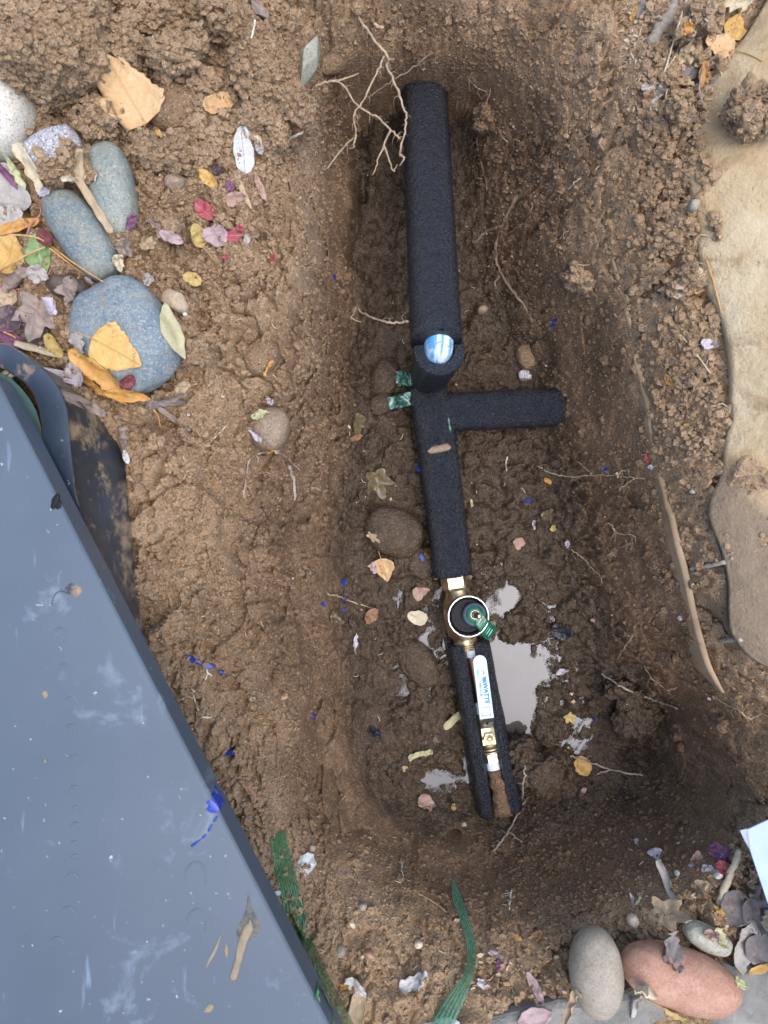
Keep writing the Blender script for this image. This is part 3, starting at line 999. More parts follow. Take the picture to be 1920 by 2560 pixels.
M_ELBOW = t.m
t = NT('black_rubber')
t.set(Base_Color=(.005, .006, .008), Roughness=.6, Specular_IOR_Level=.25, Normal=t.bump(t.noise(300, 4), .2, .0006))
M_RUBBER = t.m
t = NT('blue_grey_plastic')
t.set(Base_Color=(.05, .07, .11), Roughness=.35)
M_HUB = t.m
t = NT('green_tag')
t.set(Base_Color=t.mix(t.ramp(t.noise(150, 4), (.4, 0.0), (.7, 1.0)), (.008, .085, .045), (.012, .17, .085)), Roughness=.25)
M_TAG = t.m
t = NT('green_film')
t.set(Base_Color=t.mix(t.ramp(t.noise(120, 4, .6, dist=1), (.45, 0.0), (.62, 1.0)), (.012, .05, .035), (.12, .30, .24)), Roughness=.15, Specular_IOR_Level=.8)
M_FILM = t.m

PZ = -0.250
pipe = empty('pipe_assembly', at(1100, 1300, PZ), 'black foam covered water pipe with brass valves lying in the pit', 'pipe')
RO = 0.0278


def sleeve(name, a, b, r0, r1, mat, n=26, sides=48, seed=0, wob=.0007, ends=True, parent=None):
    """foam sleeve: solid-looking tube with a bore at both ends"""
    pts = [a.lerp(b, i / n) for i in range(n + 1)]
    ax = (b - a).normalized()
    pts = [pts[0] + ax * .004] + pts[0:1] + [pts[0] + ax * .0015] + pts[1:-1] + [pts[-1] - ax * .0015] + pts[-1:] + [pts[-1] - ax * .004]
    pts[0] = a + ax * .012
    pts[-1] = b - ax * .012
    rr = [r0 * .5, r0 * .94, r0] + [r0 + (r1 - r0) * i / n for i in range(1, n)] + [r1, r1 * .94, r1 * .5]
    V, F, U = [], [], []
    V, F, U = tube(pts, rr, sides)
    V = np.array([tuple(v) for v in V])
    d = fbm(V, 28, 3, seed) * wob
    cen = np.repeat(np.array([tuple(p) for p in pts]), sides, 0)
    dr = V - cen
    V = V + dr / np.linalg.norm(dr, axis=1)[:, None] * d[:, None]
    return mk(name, V, F, mat, parent or pipe)


# upper run out of the top wall, mitred over the riser
RU = .0302
UA, UB = at(1056, 150, -.212), at(1091, 857, -.081)
sleeve('foam_sleeve', UA, UB, RU, RU, M_FOAM, 40, seed=1)
RT, RB = at(1099, 874, -.086), at(1074, 942, PZ + .012)
# riser: open topped sleeve with the elbow inside
axr = (RT - RB).normalized()
H = (RT - RB).length
V, F = lathe(RB, [(RU * .86, 0), (RU * .88, H * .2), (RU * .95, H * .6), (RU, H * .85), (RU * 1.0, H - .002), (RU * .97, H), (RU * .62, H), (RU * .585, H - .002), (RU * .58, H - .05)], 56, axr)
V = np.array([tuple(v) for v in V])
V[:, :2] += (np.stack([fbm(V, 40, 2, 4), fbm(V, 40, 2, 5)], 1)) * .0010
mk('foam_sleeve', V, F, M_FOAM, pipe)
# elbow
ep = [RT - axr * .05, RT - axr * .022, RT + Vector((-.001, .001, -.008)), RT + Vector((-.0012, .012, .0035)), RT + Vector((-.0022, .030, .004)), RT + Vector((-.003, .055, .001))]
V, F, U = tube(catmull(ep, 26), .0172, 32)
mk('pipe_elbow', V, F, M_ELBOW, pipe)
# tee cover, lower run
LA, LB = at(1067, 962, PZ), at(1094, 1112, PZ)
sleeve('foam_sleeve', LA, LB, RO * 1.0, RO * 1.03, M_FOAM, 16, seed=3)
sleeve('foam_sleeve', at(1092, 1104, PZ), at(1133, 1440, PZ - .004), RO * .99, RO * .97, M_FOAM, 30, seed=4)
# branch
BA, BB = at(1098, 1032, PZ + .001), at(1408, 1017, PZ + .012)
sleeve('foam_sleeve', BA, BB, RO * .97, RO * .95, M_FOAM, 24, seed=5)
V, F, U = tube([BB.lerp(BA, .03), BB.lerp(BA, -.10)], .0111, 24)
mk('copper_stub', V, F, M_COPPER, pipe)
# brown mud smear on the seam of the lower run
V, F = stone_mesh(at(1098, 1121, PZ + .0255), .017, .0055, .0032, 12, 5, sub=4, rough=.2)
mk('mud_smear', V, F, M_MUDST, pipe)

# green film edges at the tee
fm = catmull([at(1113, 985, PZ + .012), at(1117, 1015, PZ + .022), at(1122, 1055, PZ + .024), at(1127, 1085, PZ + .018), at(1130, 1108, PZ + .008)], 24)
V, F, U = tube(fm, [.0018 + .0008 * math.sin(i * 1.3) for i in range(25)], 8)
mk('tape_edge', V, F, M_FILM, pipe)


def film(pts_l, pts_r, mat, name, parent, wr=.0012, n=24, m=8, seed=1):
    L_, R_ = catmull(pts_l, n), catmull(pts_r, n)
    V, U = [], []
    for i in range(n + 1):
        for j in range(m + 1):
            p = L_[i].lerp(R_[i], j / m)
            V.append(p)
            U.append((i / n, j / m))
    A = np.array([tuple(v) for v in V])
    A[:, 2] += wr * fbm(A, 90, 2, seed) * 2
    V = [Vector(a) for a in A]
    F = [(i * (m + 1) + j, i * (m + 1) + j + 1, (i + 1) * (m + 1) + j + 1, (i + 1) * (m + 1) + j) for i in range(n) for j in range(m)]
    V, F, U = thicken(V, F, .0006, U)
    return mk(name, V, F, mat, parent, uvs=U)


film([at(968, 993, -0.2470), at(1030, 978, -0.2370)], [at(974, 1026, -0.2530), at(1034, 1012, -0.2430)], M_FILM, 'tape_end', pipe, .004, 18, 8, 3)
film([at(982, 930, -0.2570), at(1000, 925, -0.2510), at(1045, 940, -0.2350)], [at(993, 966, -0.2610), at(1012, 966, -0.2570), at(1050, 972, -0.2350)], M_FILM, 'tape_end', pipe, .004, 18, 8, 8)

# brass union nut and drain valve
ax1 = (at(1162, 1600, PZ) - at(1137, 1440, PZ)).normalized()
NA = at(1138, 1438, PZ)
V, F = lathe(NA, [(.0150, -.004), (.0205, -.002), (.0212, .002), (.0212, .0165), (.0198, .0195), (.015, .020)], 6, ax1, Vector((0, 0, 1)), R(30) + .12)
mk('union_nut', V, F, M_BRASS, pipe, smooth=False)
V, F = lathe(NA, [(.0160, .015), (.0170, .021), (.0185, .027), (.0225, .036), (.0245, .048), (.0245, .072), (.021, .083), (.0165, .088), (.0165, .094), (.0172, .095)] , 36, ax1)
mk('valve_body', V, F, M_BRASSD, pipe)
for k in range(4):
    q = NA + ax1 * (.0945 + .0026 * k)
    V, F = lathe(q, [(.0150, -.0006), (.0172, .0003), (.0172, .0011), (.0150, .0020)], 36, ax1)
    mk('thread', V, F, M_BRASS, pipe)
CZ = -0.2070
CC_ = at(1171, 1541, CZ)
cup_ax = Vector((0.03, .02, 1)).normalized()
V, F = lathe(CC_, [(.0235, -.055), (.0262, -.045), (.0272, -.010), (.0280, -.002), (.0280, .000), (.0262, -.001), (.0240, -.013)], 20, cup_ax)
mk('valve_cup', V, F, M_BRASSD, pipe)
V, F = lathe(CC_, [(.0279, -.001), (.0281, .0012), (.0274, .0018), (.0262, .0016), (.0252, .0002), (.0238, -.006), (.0232, -.012)], 20, cup_ax, cap=False)
mk('cup_rim', V, F, M_NICKEL, pipe, smooth=False)
V, F = lathe(CC_, [(.0236, -.010), (.0230, -.0065), (.0205, -.0052), (.0175, -.0072), (.0130, -.0066), (.001, -.0060)], 48, cup_ax)
mk('rubber_disc', V, F, M_RUBBER, pipe)
HB = at(1185, 1536, CZ - .004)
V, F = lathe(HB, [(.0158, -.004), (.0158, .004), (.0146, .0058), (.011, .006)], 36, cup_ax)
mk('hub', V, F, M_HUB, pipe)
TG = HB + Vector((.0004, .0006, .0066))
V, F = lathe(TG, [(.0120, 0), (.0122, .0006), (.0120, .0012), (.005, .0012)], 36, cup_ax)
tagp = mk('green_tag', V, F, M_TAG, pipe)
V, F = lathe(TG, [(.0062, .001), (.0064, .0022), (.0052, .0030), (.0050, .0016)], 28, cup_ax)
mk('washer', V, F, M_NICKEL, pipe)
stx = Vector((.30, -.02, 1)).normalized()
pr = [(.0036, 0)]
for k in range(5):
    pr += [(.0040, .0014 + .0026 * k), (.0033, .0027 + .0026 * k)]
pr += [(.0036, .0155), (.0026, .0165)]
V, F = lathe(TG + Vector((0, 0, .001)), pr, 24, stx)
mk('brass_stem', V, F, M_BRASS, pipe)
# bent tag strap with a printed plate
film([at(1197, 1521, CZ + .0035), at(1218, 1546, CZ + .003), at(1229, 1560, CZ - .004), at(1243, 1572, CZ - .016)],
     [at(1178, 1553, CZ + .0035), at(1199, 1577, CZ + .003), at(1208, 1592, CZ - .004), at(1220, 1602, CZ - .016)], M_TAG, 'green_tag', pipe, .0003, 14, 6, 4)
t = NT('tag_print')
t.set(Base_Color=(.45, .62, .58), Roughness=.3)
for a, b, r_ in (((1208, 1540), (1194, 1559), .0012), ((1214, 1548), (1209, 1556), .0007), ((1222, 1567), (1212, 1582), .0006), ((1226, 1571), (1216, 1586), .0006), ((1231, 1574), (1221, 1590), .0006)):
    z_ = CZ + .0042 if a[1] < 1560 else CZ - .0035
    V, F, U = tube([at(*a, z_), at(*b, z_)], r_, 6)
    mk('tag_print', V, F, t.m, pipe)

# split sleeve with the copper pipe and ball valve in it
SA, SB = at(1169, 1604, PZ - .002), at(1250, 2026, PZ - .004)
sx = (SB - SA).normalized()
side = Vector((-sx.y, sx.x, 0)) * 1.0     # photo right when looking down the page is +x; sx runs down the page
if side.x < 0:
    side = -side
upv = Vector((0, 0, 1))
n, m = 44, 30
V, U = [], []
for i in range(n + 1):
    f = i / n
    p = SA.lerp(SB, f)
    gap = R(21) + R(3) * math.sin(f * 2.2) + R(8) * f * f
    rm = .0205 * (1 + .30 * f * f * .6)
    th = .0185 - .002 * f
    prof = []
    a0, a1 = gap, 2 * math.pi - gap
    ko = m
    endk = .004 if i in (0, n) else 0
    for k in range(ko + 1):
        a = a0 + (a1 - a0) * k / ko
        e = min(1, k / 1.2, (ko - k) / 1.2)
        prof.append((a, rm + th / 2 * (.75 + .25 * e) - endk * .3))
    for k in range(ko + 1):
        a = a1 - (a1 - a0) * k / ko
        e = min(1, k / 1.2, (ko - k) / 1.2)
        prof.append((a, rm - th / 2 * (.75 + .25 * e) + endk * .3))
    for a, r_ in prof:
        V.append(p + side * (math.sin(a) * r_) + upv * (math.cos(a) * r_))
w_ = 2 * (m + 1)
F = [(i * w_ + j, i * w_ + (j + 1) % w_, (i + 1) * w_ + (j + 1) % w_, (i + 1) * w_ + j) for i in range(n) for j in range(w_)]
for e_ in (0, n):
    for k in range(m):
        q = (e_ * w_ + k, e_ * w_ + k + 1, e_ * w_ + w_ - 2 - k, e_ * w_ + w_ - 1 - k)
        F.append(q if e_ else tuple(reversed(q)))
V = np.array([tuple(v) for v in V])
V += np.stack([fbm(V, 35, 3, 1), fbm(V, 35, 3, 2), fbm(V, 35, 3, 3)], 1) * .0014
mk('split_sleeve', V, F, M_FOAM, pipe)

IZ = PZ + .004


def inner(name, y0, y1, r, mat, sides=28, prof=None, smooth=True, phase=0.0, zo=0.0):
    """coaxial piece of the inner pipe between two photo rows"""
    f = lambda y: at(1174 + (y - 1612) * .198, y, IZ + zo)
    a, b = f(y0), f(y1)
    L = (b - a).length
    V, F = lathe(a, [(rr * r, hh * L) for rr, hh in (prof or [(.96, 0), (1, .02), (1, .98), (.96, 1)])], sides, b - a, Vector((0, 0, 1)), phase)
    return mk(name, V, F, mat, pipe, smooth=smooth)


def threads(nm, y0, y1, r):
    pr = []
    k = 6
    for i in range(k):
        pr += [(.94, i / k + .02), (1, i / k + .05), (1, i / k + .8 / k), (.94, i / k + .92 / k)]
    inner(nm, y0, y1, r, M_PTFE, 28, pr)


inner('copper_pipe', 1608, 1990, .0083, M_COPPER)
threads('thread_tape', 1614, 1641, .0100)
threads('thread_tape', 1752, 1782, .0108)
inner('ball_valve_body', 1780, 1872, .0125, M_BRASSD, 28, [(.80, 0), (.92, .05), (.92, .25), (1.1, .4), (1.15, .6), (1.1, .85), (.95, 1)])
inner('flange', 1866, 1871, .0150, M_BRASS)
inner('flange', 1873, 1878, .0148, M_BRASS)
inner('hex_end', 1879, 1902, .0132, M_BRASS, 6, smooth=False, phase=R(30))
threads('thread_tape', 1900, 1921, .0112)
# mud packed round the last stretch
mp = [at(1236 + .25 * (y - 1925), y, IZ + .001) for y in range(1922, 2036, 8)]
V, F, U = tube(mp, [.0105 + .0012 * math.sin(i * 1.7) + .0042 * (i / 14) ** 2 for i in range(len(mp))], 36)
V = np.array([tuple(v) for v in V])
V += np.stack([fbm(V, 75, 4, 1), fbm(V, 75, 4, 2), fbm(V, 75, 4, 3)], 1) * .0042
mk('packed_mud', V, F, M_MOISTCLOD, pipe)

# lever handle
HZ = -0.2160
HA, HBt = at(1197.6, 1638, HZ), at(1217.5, 1797, HZ - .002)
hx = (HBt - HA)
HL = hx.length
hx.normalize()
hy = Vector((-hx.y, hx.x, 0))
if hy.x < 0:
    hy = -hy
hz = hx.cross(hy)
if hz.z < 0:
    hz = -hz
hw = .0096


def hp(s, c, z=0.0):
    return HA + hx * s + hy * c + hz * z


prof = []
for k in range(13):
    a = math.pi * k / 12
    prof.append((hw * .95 - math.sin(a) * hw * .95, -math.cos(a) * hw * .95))
prof += [(HL, hw), (HL, -hw)]
V, F = [], []
lay = [(-.0030, .90), (-.0026, 1.0), (-.0006, 1.0), (0, .955)]
cx0, n = HL / 2, len(prof)
for z_, sc in lay:
    for s_, c_ in prof:
        V.append(hp(cx0 + (s_ - cx0) * (1 - (1 - sc) * .25), c_ * sc, z_))
for i in range(len(lay) - 1):
    for k in range(n):
        k2 = (k + 1) % n
        F.append((i * n + k, i * n + k2, (i + 1) * n + k2, (i + 1) * n + k))
F.append(tuple(reversed(range(n))))
F.append(tuple(3 * n + k for k in range(n)))
handle = mk('lever_handle', V, F, M_VINYL, pipe, smooth=False)


def text(body, s, c, size, along=True, squash=1.0, shear=0.0, bold=0.0, name='lettering'):
    cu = bpy.data.curves.new(name, 'FONT')
    cu.body = body
    cu.size = size
    cu.shear = shear
    cu.offset = bold
    cu.extrude = .00006
    cu.align_x = 'LEFT' if along else 'CENTER'
    cu.align_y = 'CENTER'
    o = bpy.data.objects.new(name, cu)
    COL.objects.link(o)
    bpy.context.view_layer.update()
    me_ = bpy.data.meshes.new_from_object(o.evaluated_get(bpy.context.evaluated_depsgraph_get()))
    bpy.data.objects.remove(o)
    o = bpy.data.objects.new(name, me_)
    COL.objects.link(o)
    me_.materials.clear()
    me_.materials.append(M_PRINT)
    xa, ya = (hx, hy) if along else (hy, -hx)
    M4 = Matrix((( *(xa * squash), 0), (*ya, 0), (*hz, 0), (0, 0, 0, 1))).transposed()
    M4.translation = hp(s, c, .00018) - wloc(handle)
    me_.transform(M4)
    o.parent = handle
    return o


text('WATTS', HL * .435, .0032, .0078, squash=1.06, bold=.00045)
text('LFFBV-3C-M1', HL * .405, -.0037, .0040, squash=.95, bold=.00012)
text('150 WSP', HL * .825, .0006, .0034, along=False)
text('NSF', HL * .245, .0030, .0028, bold=.0001)
text('\u00ae', HL * .765, .0058, .0026)


def strip(name, pts, wd, mat=None):
    """thin raised printed line on the handle; pts in (s, c)"""
    V, F = [], []
    for i in range(len(pts) - 1):
        a, b_ = Vector((*pts[i], 0)), Vector((*pts[i + 1], 0))
        d = (b_ - a).normalized()
        nn = Vector((-d.y, d.x, 0)) * wd / 2
        bs = len(V)
        for q in (a + nn, a - nn, b_ - nn, b_ + nn):
            V.append(hp(q.x, q.y, .00018))
        F.append((bs, bs + 1, bs + 2, bs + 3) if True else None)
    return mk(name, V, F, M_PRINT, handle, smooth=False)


for k in range(3):      # the slanted bars before the name
    s0 = HL * (.335 + .030 * k)
    V = [hp(s0, .0056, .0002), hp(s0 + .0024, .0056, .0002), hp(s0 + .0044, .0004, .0002), hp(s0 + .0020, .0004, .0002)]
    mk('printed_bar', V, [(3, 2, 1, 0)], M_PRINT, handle, smooth=False)
strip('printed_circle', [(HL * .265 + .0032 * math.cos(a * math.pi / 12), .0030 + .0032 * math.sin(a * math.pi / 12)) for a in range(25)], .0004)
strip('printed_box', [(HL * .20, -.0058), (HL * .345, -.0058), (HL * .345, -.0026), (HL * .20, -.0026), (HL * .20, -.0058)], .0004)
for k in range(3):
    strip('printed_line', [(HL * (.215 + .01 * k), -.0050 + .0008 * k), (HL * (.325 - .01 * k), -.0050 + .0008 * k)], .00035)
s0 = HL * .945
strip('printed_arrow', [(s0, -.0052), (s0, .0052)], .0007)
for sg in (-1, 1):
    V = [hp(s0, sg * .0068, .0002), hp(s0 - .0018, sg * .0046, .0002), hp(s0 + .0018, sg * .0046, .0002)]
    mk('printed_arrow', V, [(0, 1, 2) if sg > 0 else (2, 1, 0)], M_PRINT, handle, smooth=False)
    strip('printed_arrow', [(s0 - .0026, sg * .0052), (s0 - .0050, sg * .0052)], .0009)
# lever neck, nut
V = [hp(HL, -hw * .9, -.001), hp(HL, hw * .9, -.001), hp(HL + .0165, hw * .9, -.011), hp(HL + .0165, -hw * .9, -.011)]
V += [v - hz * .002 for v in V]
F = [(3, 2, 1, 0), (4, 5, 6, 7), (0, 1, 5, 4), (1, 2, 6, 5), (2, 3, 7, 6), (3, 0, 4, 7)]
neck = mk('lever_neck', V, F, M_STEEL, pipe, smooth=False)
V, F, U = tube([hp(HL + .008, 0, -.0060), hp(HL + .008, 0, -.0045)], .0016, 12)
mk('rivet', V, F, M_RUBBER, neck)
bc = [hp(HL + .0125, -.0095, 0), hp(HL + .0125, .0100, 0), hp(HL + .0400, .0100, 0), hp(HL + .0400, -.0095, 0)]
V, F = prism([(p.x, p.y) for p in bc], -0.2470, -0.2295, .0015)
mk('lever_plate', V, F, M_BRASS, pipe, smooth=False)
ncn = at(1222.5, 1845, -0.2290)
V, F = lathe(ncn, [(.0088, -.001), (.0090, 0), (.0090, .0042), (.0080, .0052), (.0060, .0052)], 6, upv, hx, R(30))
mk('stem_nut', V, F, M_BRASS, pipe, smooth=False)
V, F = lathe(ncn, [(.0056, .0040), (.0056, .0057), (.0046, .0064), (.0034, .0058)], 24, upv)
mk('valve_stem', V, F, M_BRASSD, pipe)
V, F = lathe(ncn, [(.0033, .0050), (.0033, .0071), (.0024, .0077)], 24, upv)
mk('valve_stem', V, F, M_BRASS, pipe)

# ------------------------------------------------------------------ valve box and its lid
t = NT('box_plastic')
c = t.mix(t.ramp(t.noise(16, 5, .6), (.35, 0.0), (.7, 1.0)), (.028, .033, .040), (.050, .060, .075))
scr = t.mapping(t.obj, (240, 12, 60))
c = t.mix(t.math('MULTIPLY', t.ramp(t.noise(1.0, 4, .6, vec=scr), (.60, 0.0), (.72, 1.0)), .30), c, (.30, .28, .24))
dd = t.ramp(t.noise(26, 7, .72), (.49, 0.0), (.62, .9))
c = t.mix(dd, c, (.34, .24, .14))
t.set(Base_Color=c, Roughness=t.math('ADD', .32, t.math('MULTIPLY', dd, .5)), Normal=t.bump(t.noise(160, 5, .7), .35, .001))
M_BOX = t.m
t = NT('lid_plastic')
c = t.mix(t.ramp(t.noise(5, 4, .55), (.35, 0.0), (.7, 1.0)), (.060, .086, .118), (.086, .118, .156))
st = t.ramp(t.noise(17, 6, .68, dist=.4), (.60, 0.0), (.76, .55))
c = t.mix(t.ramp(t.noise(2.2, 3, .5), (.38, 0.0), (.64, .55)), c, (.060, .078, .100))
c = t.mix(st, c, (.24, .30, .38))

sp = t.ramp(t.noise(150, 3, .6), (.70, 0.0), (.75, .8))
c = t.mix(sp, c, (.45, .45, .42))
scr = t.ramp(t.noise(1.0, 3, .6, vec=t.mapping(t.obj, (70, 9, 30))), (.66, 0.0), (.74, .5))
c = t.mix(scr, c, (.22, .30, .39))
c = t.mix(t.ramp(t.noise(60, 6, .7), (.70, 0.0), (.76, .8)), c, (.42, .36, .28))
t.set(Base_Color=c, Roughness=.38, Normal=t.bump(t.noise(260, 4, .7), .10, .0006))
M_LID = t.m
t = NT('green_rim_plastic')
t.set(Base_Color=t.mix(t.noise(40, 5), (.06, .15, .11), (.16, .30, .24)), Roughness=.35)
M_GRIM = t.m

box = empty('valve_box', at(60, 1300, -.02), 'black plastic valve box with flared wall sunk in the ground', 'valve box')
FO = [(-420, 960), (-200, 880), (-90, 860), (0, 857), (40, 872), (92, 909), (132, 946), (154, 980), (168, 1017), (175, 1066), (178, 1112), (185, 1174), (192, 1241), (221, 1320), (262, 1440), (330, 1640), (420, 1900), (300, 2100), (-420, 2100)]
FI = [(-380, 1010), (-200, 940), (-80, 922), (0, 921), (31, 937), (62, 958), (83, 986), (95, 1017), (103, 1060), (106, 1091), (108, 1130), (114, 1180), (122, 1241), (150, 1320), (190, 1440), (260, 1640), (340, 1900), (240, 2040), (-380, 2040)]
BO = [(-470, 960), (-220, 868), (-90, 862), (30, 872), (92, 900), (150, 937), (190, 970), (234, 1017), (264, 1054), (295, 1112), (312, 1167), (318, 1220), (322, 1281), (333, 1374), (344, 1500), (385, 1660), (480, 1900), (340, 2160), (-470, 2160)]


def ring(pts, z, n=150):
    return catmull([at(x, y, z) for x, y in pts], n)


rings = [ring(BO, -.075), ring(BO, -.012), [a.lerp(b, .5) for a, b in zip(ring(BO, -.004), ring(FO, .060))], ring(FO, .058), ring(FO, .066),
         [a.lerp(b, .04) for a, b in zip(ring(FO, .0685), ring(FI, .0685))]]
V, F = [], []
n = len(rings[0])
for rg in rings:
    V += rg
for i in range(len(rings) - 1):
    for k in range(n - 1):
        F.append((i * n + k + 1, i * n + k, (i + 1) * n + k, (i + 1) * n + k + 1))
V = np.array([tuple(v) for v in V])
mk('box_wall', V, F, M_BOX, box)
solid(V, F)
rings = [[a.lerp(b, .04) for a, b in zip(ring(FO, .0685), ring(FI, .0685))], [a.lerp(b, .93) for a, b in zip(ring(FO, .0685), ring(FI, .0685))], ring(FI, .066), ring(FI, .0), ring(FI, -.10)]
V, F = [], []
for rg in rings:
    V += rg
for i in range(len(rings) - 1):
    for k in range(n - 1):
        F.append((i * n + k + 1, i * n + k, (i + 1) * n + k, (i + 1) * n + k + 1))
t = NT('flange_plastic')
c = t.mix(t.ramp(t.noise(16, 5, .6), (.35, 0.0), (.7, 1.0)), (.022, .034, .054), (.036, .054, .080))
dd = t.ramp(t.noise(30, 7, .72), (.60, 0.0), (.70, .8))
c = t.mix(dd, c, (.34, .24, .14))
c = t.mix(t.ramp(t.noise(150, 3), (.71, 0.0), (.75, .9)), c, (.6, .55, .48))
t.set(Base_Color=c, Roughness=.36, Normal=t.bump(t.noise(160, 5, .7), .3, .001))
mk('flange', V, F, t.m, box)
GO = [(-300, 985), (-120, 940), (0, 931), (40, 958), (74, 998), (95, 1040), (106, 1095), (116, 1200), (150, 1330)]
GI = [(-300, 1005), (-120, 955), (0, 948), (31, 975), (61, 1021), (85, 1070), (96, 1110), (106, 1210), (140, 1330)]
a_, b_ = ring(GO, .045, 80), ring(GI, .040, 80)
V = a_ + b_ + ring(GI, -.02, 80)
n = 81
F = [(i * n + k + 1, i * n + k, (i + 1) * n + k, (i + 1) * n + k + 1) for i in range(2) for k in range(n - 1)]
mk('inner_rim', V, F, M_GRIM, box)
for q, (x, y) in enumerate(((16, 931), (30, 938))):
    V, F = stone_mesh(at(x, y, .05), .0035, .0025, .0025, 20, q, sub=3)
    mk('grit', V, F, M_TAN, box)

lid = empty('access_panel', at(300, 1900, .083), 'big blue grey plastic lid panel lying tilted across the valve box', 'panel')
LZ0, LZ1 = .083, .115
dl = Vector((.458, .889))
nl = Vector((-.889, .458))
P1 = Vector((-24, 918))
P2 = Vector((900, 2712))
quad = [P1, P2, P2 + nl * 900, P1 + nl * 900]
poly = []
for i in range(4):                           # rounded corners
    a, p, b_ = quad[i - 1], quad[i], quad[(i + 1) % 4]
    u, v = (a - p).normalized() * 50, (b_ - p).normalized() * 50
    for k in range(7):
        f = k / 6
        q = p + u * (1 - f) ** 2 + v * f ** 2
        poly.append(q)
pp = [at(q.x, q.y, LZ1) for q in poly]
# the top edge as seen in the photo; the side drops vertically and is bevelled at its lip
V, F = prism([(p.x, p.y) for p in pp], LZ0, LZ1, .0022)
mk('lid_plate', V, F, M_LID, lid, smooth=False)
solid(V, F)
M_MARK = NT('embossed_mark')
M_MARK.set(Base_Color=(.084, .115, .15), Roughness=.4)
M_MARK = M_MARK.m
for x, y, a, b_ in ((150, 1590, 15, 20), (160, 1680, 14, 20), (172, 1762, 12, 18), (175, 1830, 13, 17), (184, 1905, 12, 16), (187, 1975, 9, 10), (187, 2025, 8, 8), (188, 2066, 10, 9), (186, 2112, 8, 8), (187, 2145, 8, 8),
                    (180, 2205, 16, 22), (170, 2290, 18, 22), (142, 2360, 16, 16), (490, 2192, 26, 36), (492, 2308, 24, 34)):
    arc = [at(x + a * math.cos(q), y - b_ * math.sin(q), LZ1 + .0002) for q in [R(-40 + 16 * k) for k in range(17)]]
    arc = [p_ - Vector((0, 0, .0003)) for p_ in arc]
    V, F, U = tube(arc, [.0003 + .00055 * math.sin(math.pi * k / 16) for k in range(17)], 6)
    mk('embossed_mark', V, F, M_MARK, lid)
t = NT('blue_paint')
t.set(Base_Color=(.014, .04, .30), Roughness=.3)
M_PAINT = t.m


def splat(name, pts, z, r, mat, parent, seed=0):
    """flat irregular blob"""
    P = [at(x, y, z) for x, y in pts]
    V, F = [], []
    c = sum(P, Vector()) / len(P)
    ringv = catmull(P + P[:1], 40)[:-1]
    n = len(ringv)
    V = [c + Vector((0, 0, r))] + [c.lerp(p, .7) + Vector((0, 0, r * .9)) for p in ringv] + [p for p in ringv]
    F = [(0, 1 + k, 1 + (k + 1) % n) for k in range(n)] + [(1 + k, 1 + n + k, 1 + n + (k + 1) % n, 1 + (k + 1) % n) for k in range(n)]
    return mk(name, V, F, mat, parent)


splat('paint_splash', [(515, 2006), (524, 1999), (536, 2006), (547, 2022), (545, 2031), (528, 2032), (516, 2024), (521, 2014)], LZ1 + .0002, .0004, M_PAINT, lid)
for a in (((478, 2116), (490, 2108), (503, 2098)), ((506, 2096), (515, 2086)), ((521, 2078), (530, 2062)), ((535, 2054), (544, 2040))):
    V, F, U = tube(catmull([at(x, y, LZ1 + .0003) for x, y in a], 6), [.0008, .0011, .0012, .0011, .0010, .0008, .0005], 8)
    mk('paint_splash', V, F, M_PAINT, lid)
# splash on the lid's side face
e1 = at(556, 2000, LZ1 - .005)
for x, y, dz, a, b_ in ((549, 2006, .006, .0075, .005), (558, 2010, .013, .006, .006), (563, 2022, .018, .003, .004), (560, 1996, .017, .006, .003)):
    sidep = at(x - 2, 0, LZ1)
    xs = 9 + .5155 * (y - 980)
    p = at(xs, y, LZ1)
    p.z = LZ1 - dz
    V, F = stone_mesh(p, a, .0010, b_, -62.7, int(y), sub=3, rough=.3)
    mk('paint_splash', V, F, M_PAINT, lid)
sm = catmull([at(620, 2232, LZ1 + .0006), at(622, 2270, LZ1 + .001), at(626, 2310, LZ1 + .0025), at(608, 2350, LZ1 + .003), at(598, 2390, LZ1 + .0025), at(584, 2440, LZ1 + .002), at(581, 2452, LZ1 + .001)], 24)
V, F, U = tube(sm, [.0004 + .0012 * math.exp(-((i - 10) / 4.5) ** 2) + .0026 * (i > 8) * min(1, (24 - i) / 2) for i in range(25)], 14)
V = np.array([tuple(v) for v in V])
V[:, 2] = LZ1 + np.maximum((V[:, 2] - LZ1) * .28, .0001)
V += fbm(V, 160, 3, 3)[:, None] * np.array([.0015, .0015, .0004])
t = NT('dried_mud')
t.set(Base_Color=t.mix(t.noise(90, 5, .7), (.10, .085, .065), (.36, .29, .19)), Roughness=.9, Normal=t.bump(t.noise(300, 5), .5, .001))
mk('mud_smear', V, F, t.m, lid)
M_DRIED = t.m
t = NT('damp_mud_stain')
t.set(Base_Color=t.mix(t.ramp(t.noise(120, 5, .7), (.4, 0.0), (.65, 1.0)), (.050, .055, .055), (.15, .135, .105)), Roughness=.7, Normal=t.bump(t.noise(300, 5), .5, .001))
splat('mud_smear', [(621, 2222), (627, 2260), (642, 2295), (650, 2312), (640, 2340), (620, 2352), (596, 2345), (592, 2322), (608, 2292), (617, 2258)], LZ1 + .0002, .0006, t.m, lid)
for pts in (((520, 2400), (536, 2370), (548, 2345), (552, 2340), (542, 2375), (528, 2400), (515, 2420)), ((560, 2375), (566, 2360), (570, 2380), (566, 2395)),
            ((510, 2530), (520, 2512), (534, 2515), (526, 2530)), ((104, 1733), (112, 1726), (120, 1736), (112, 1746)), ((110, 1900), (114, 1897), (116, 1905), (112, 1908))):
    splat('dry_fleck', pts, LZ1 + .0002, .0007, M_DRIED, lid)
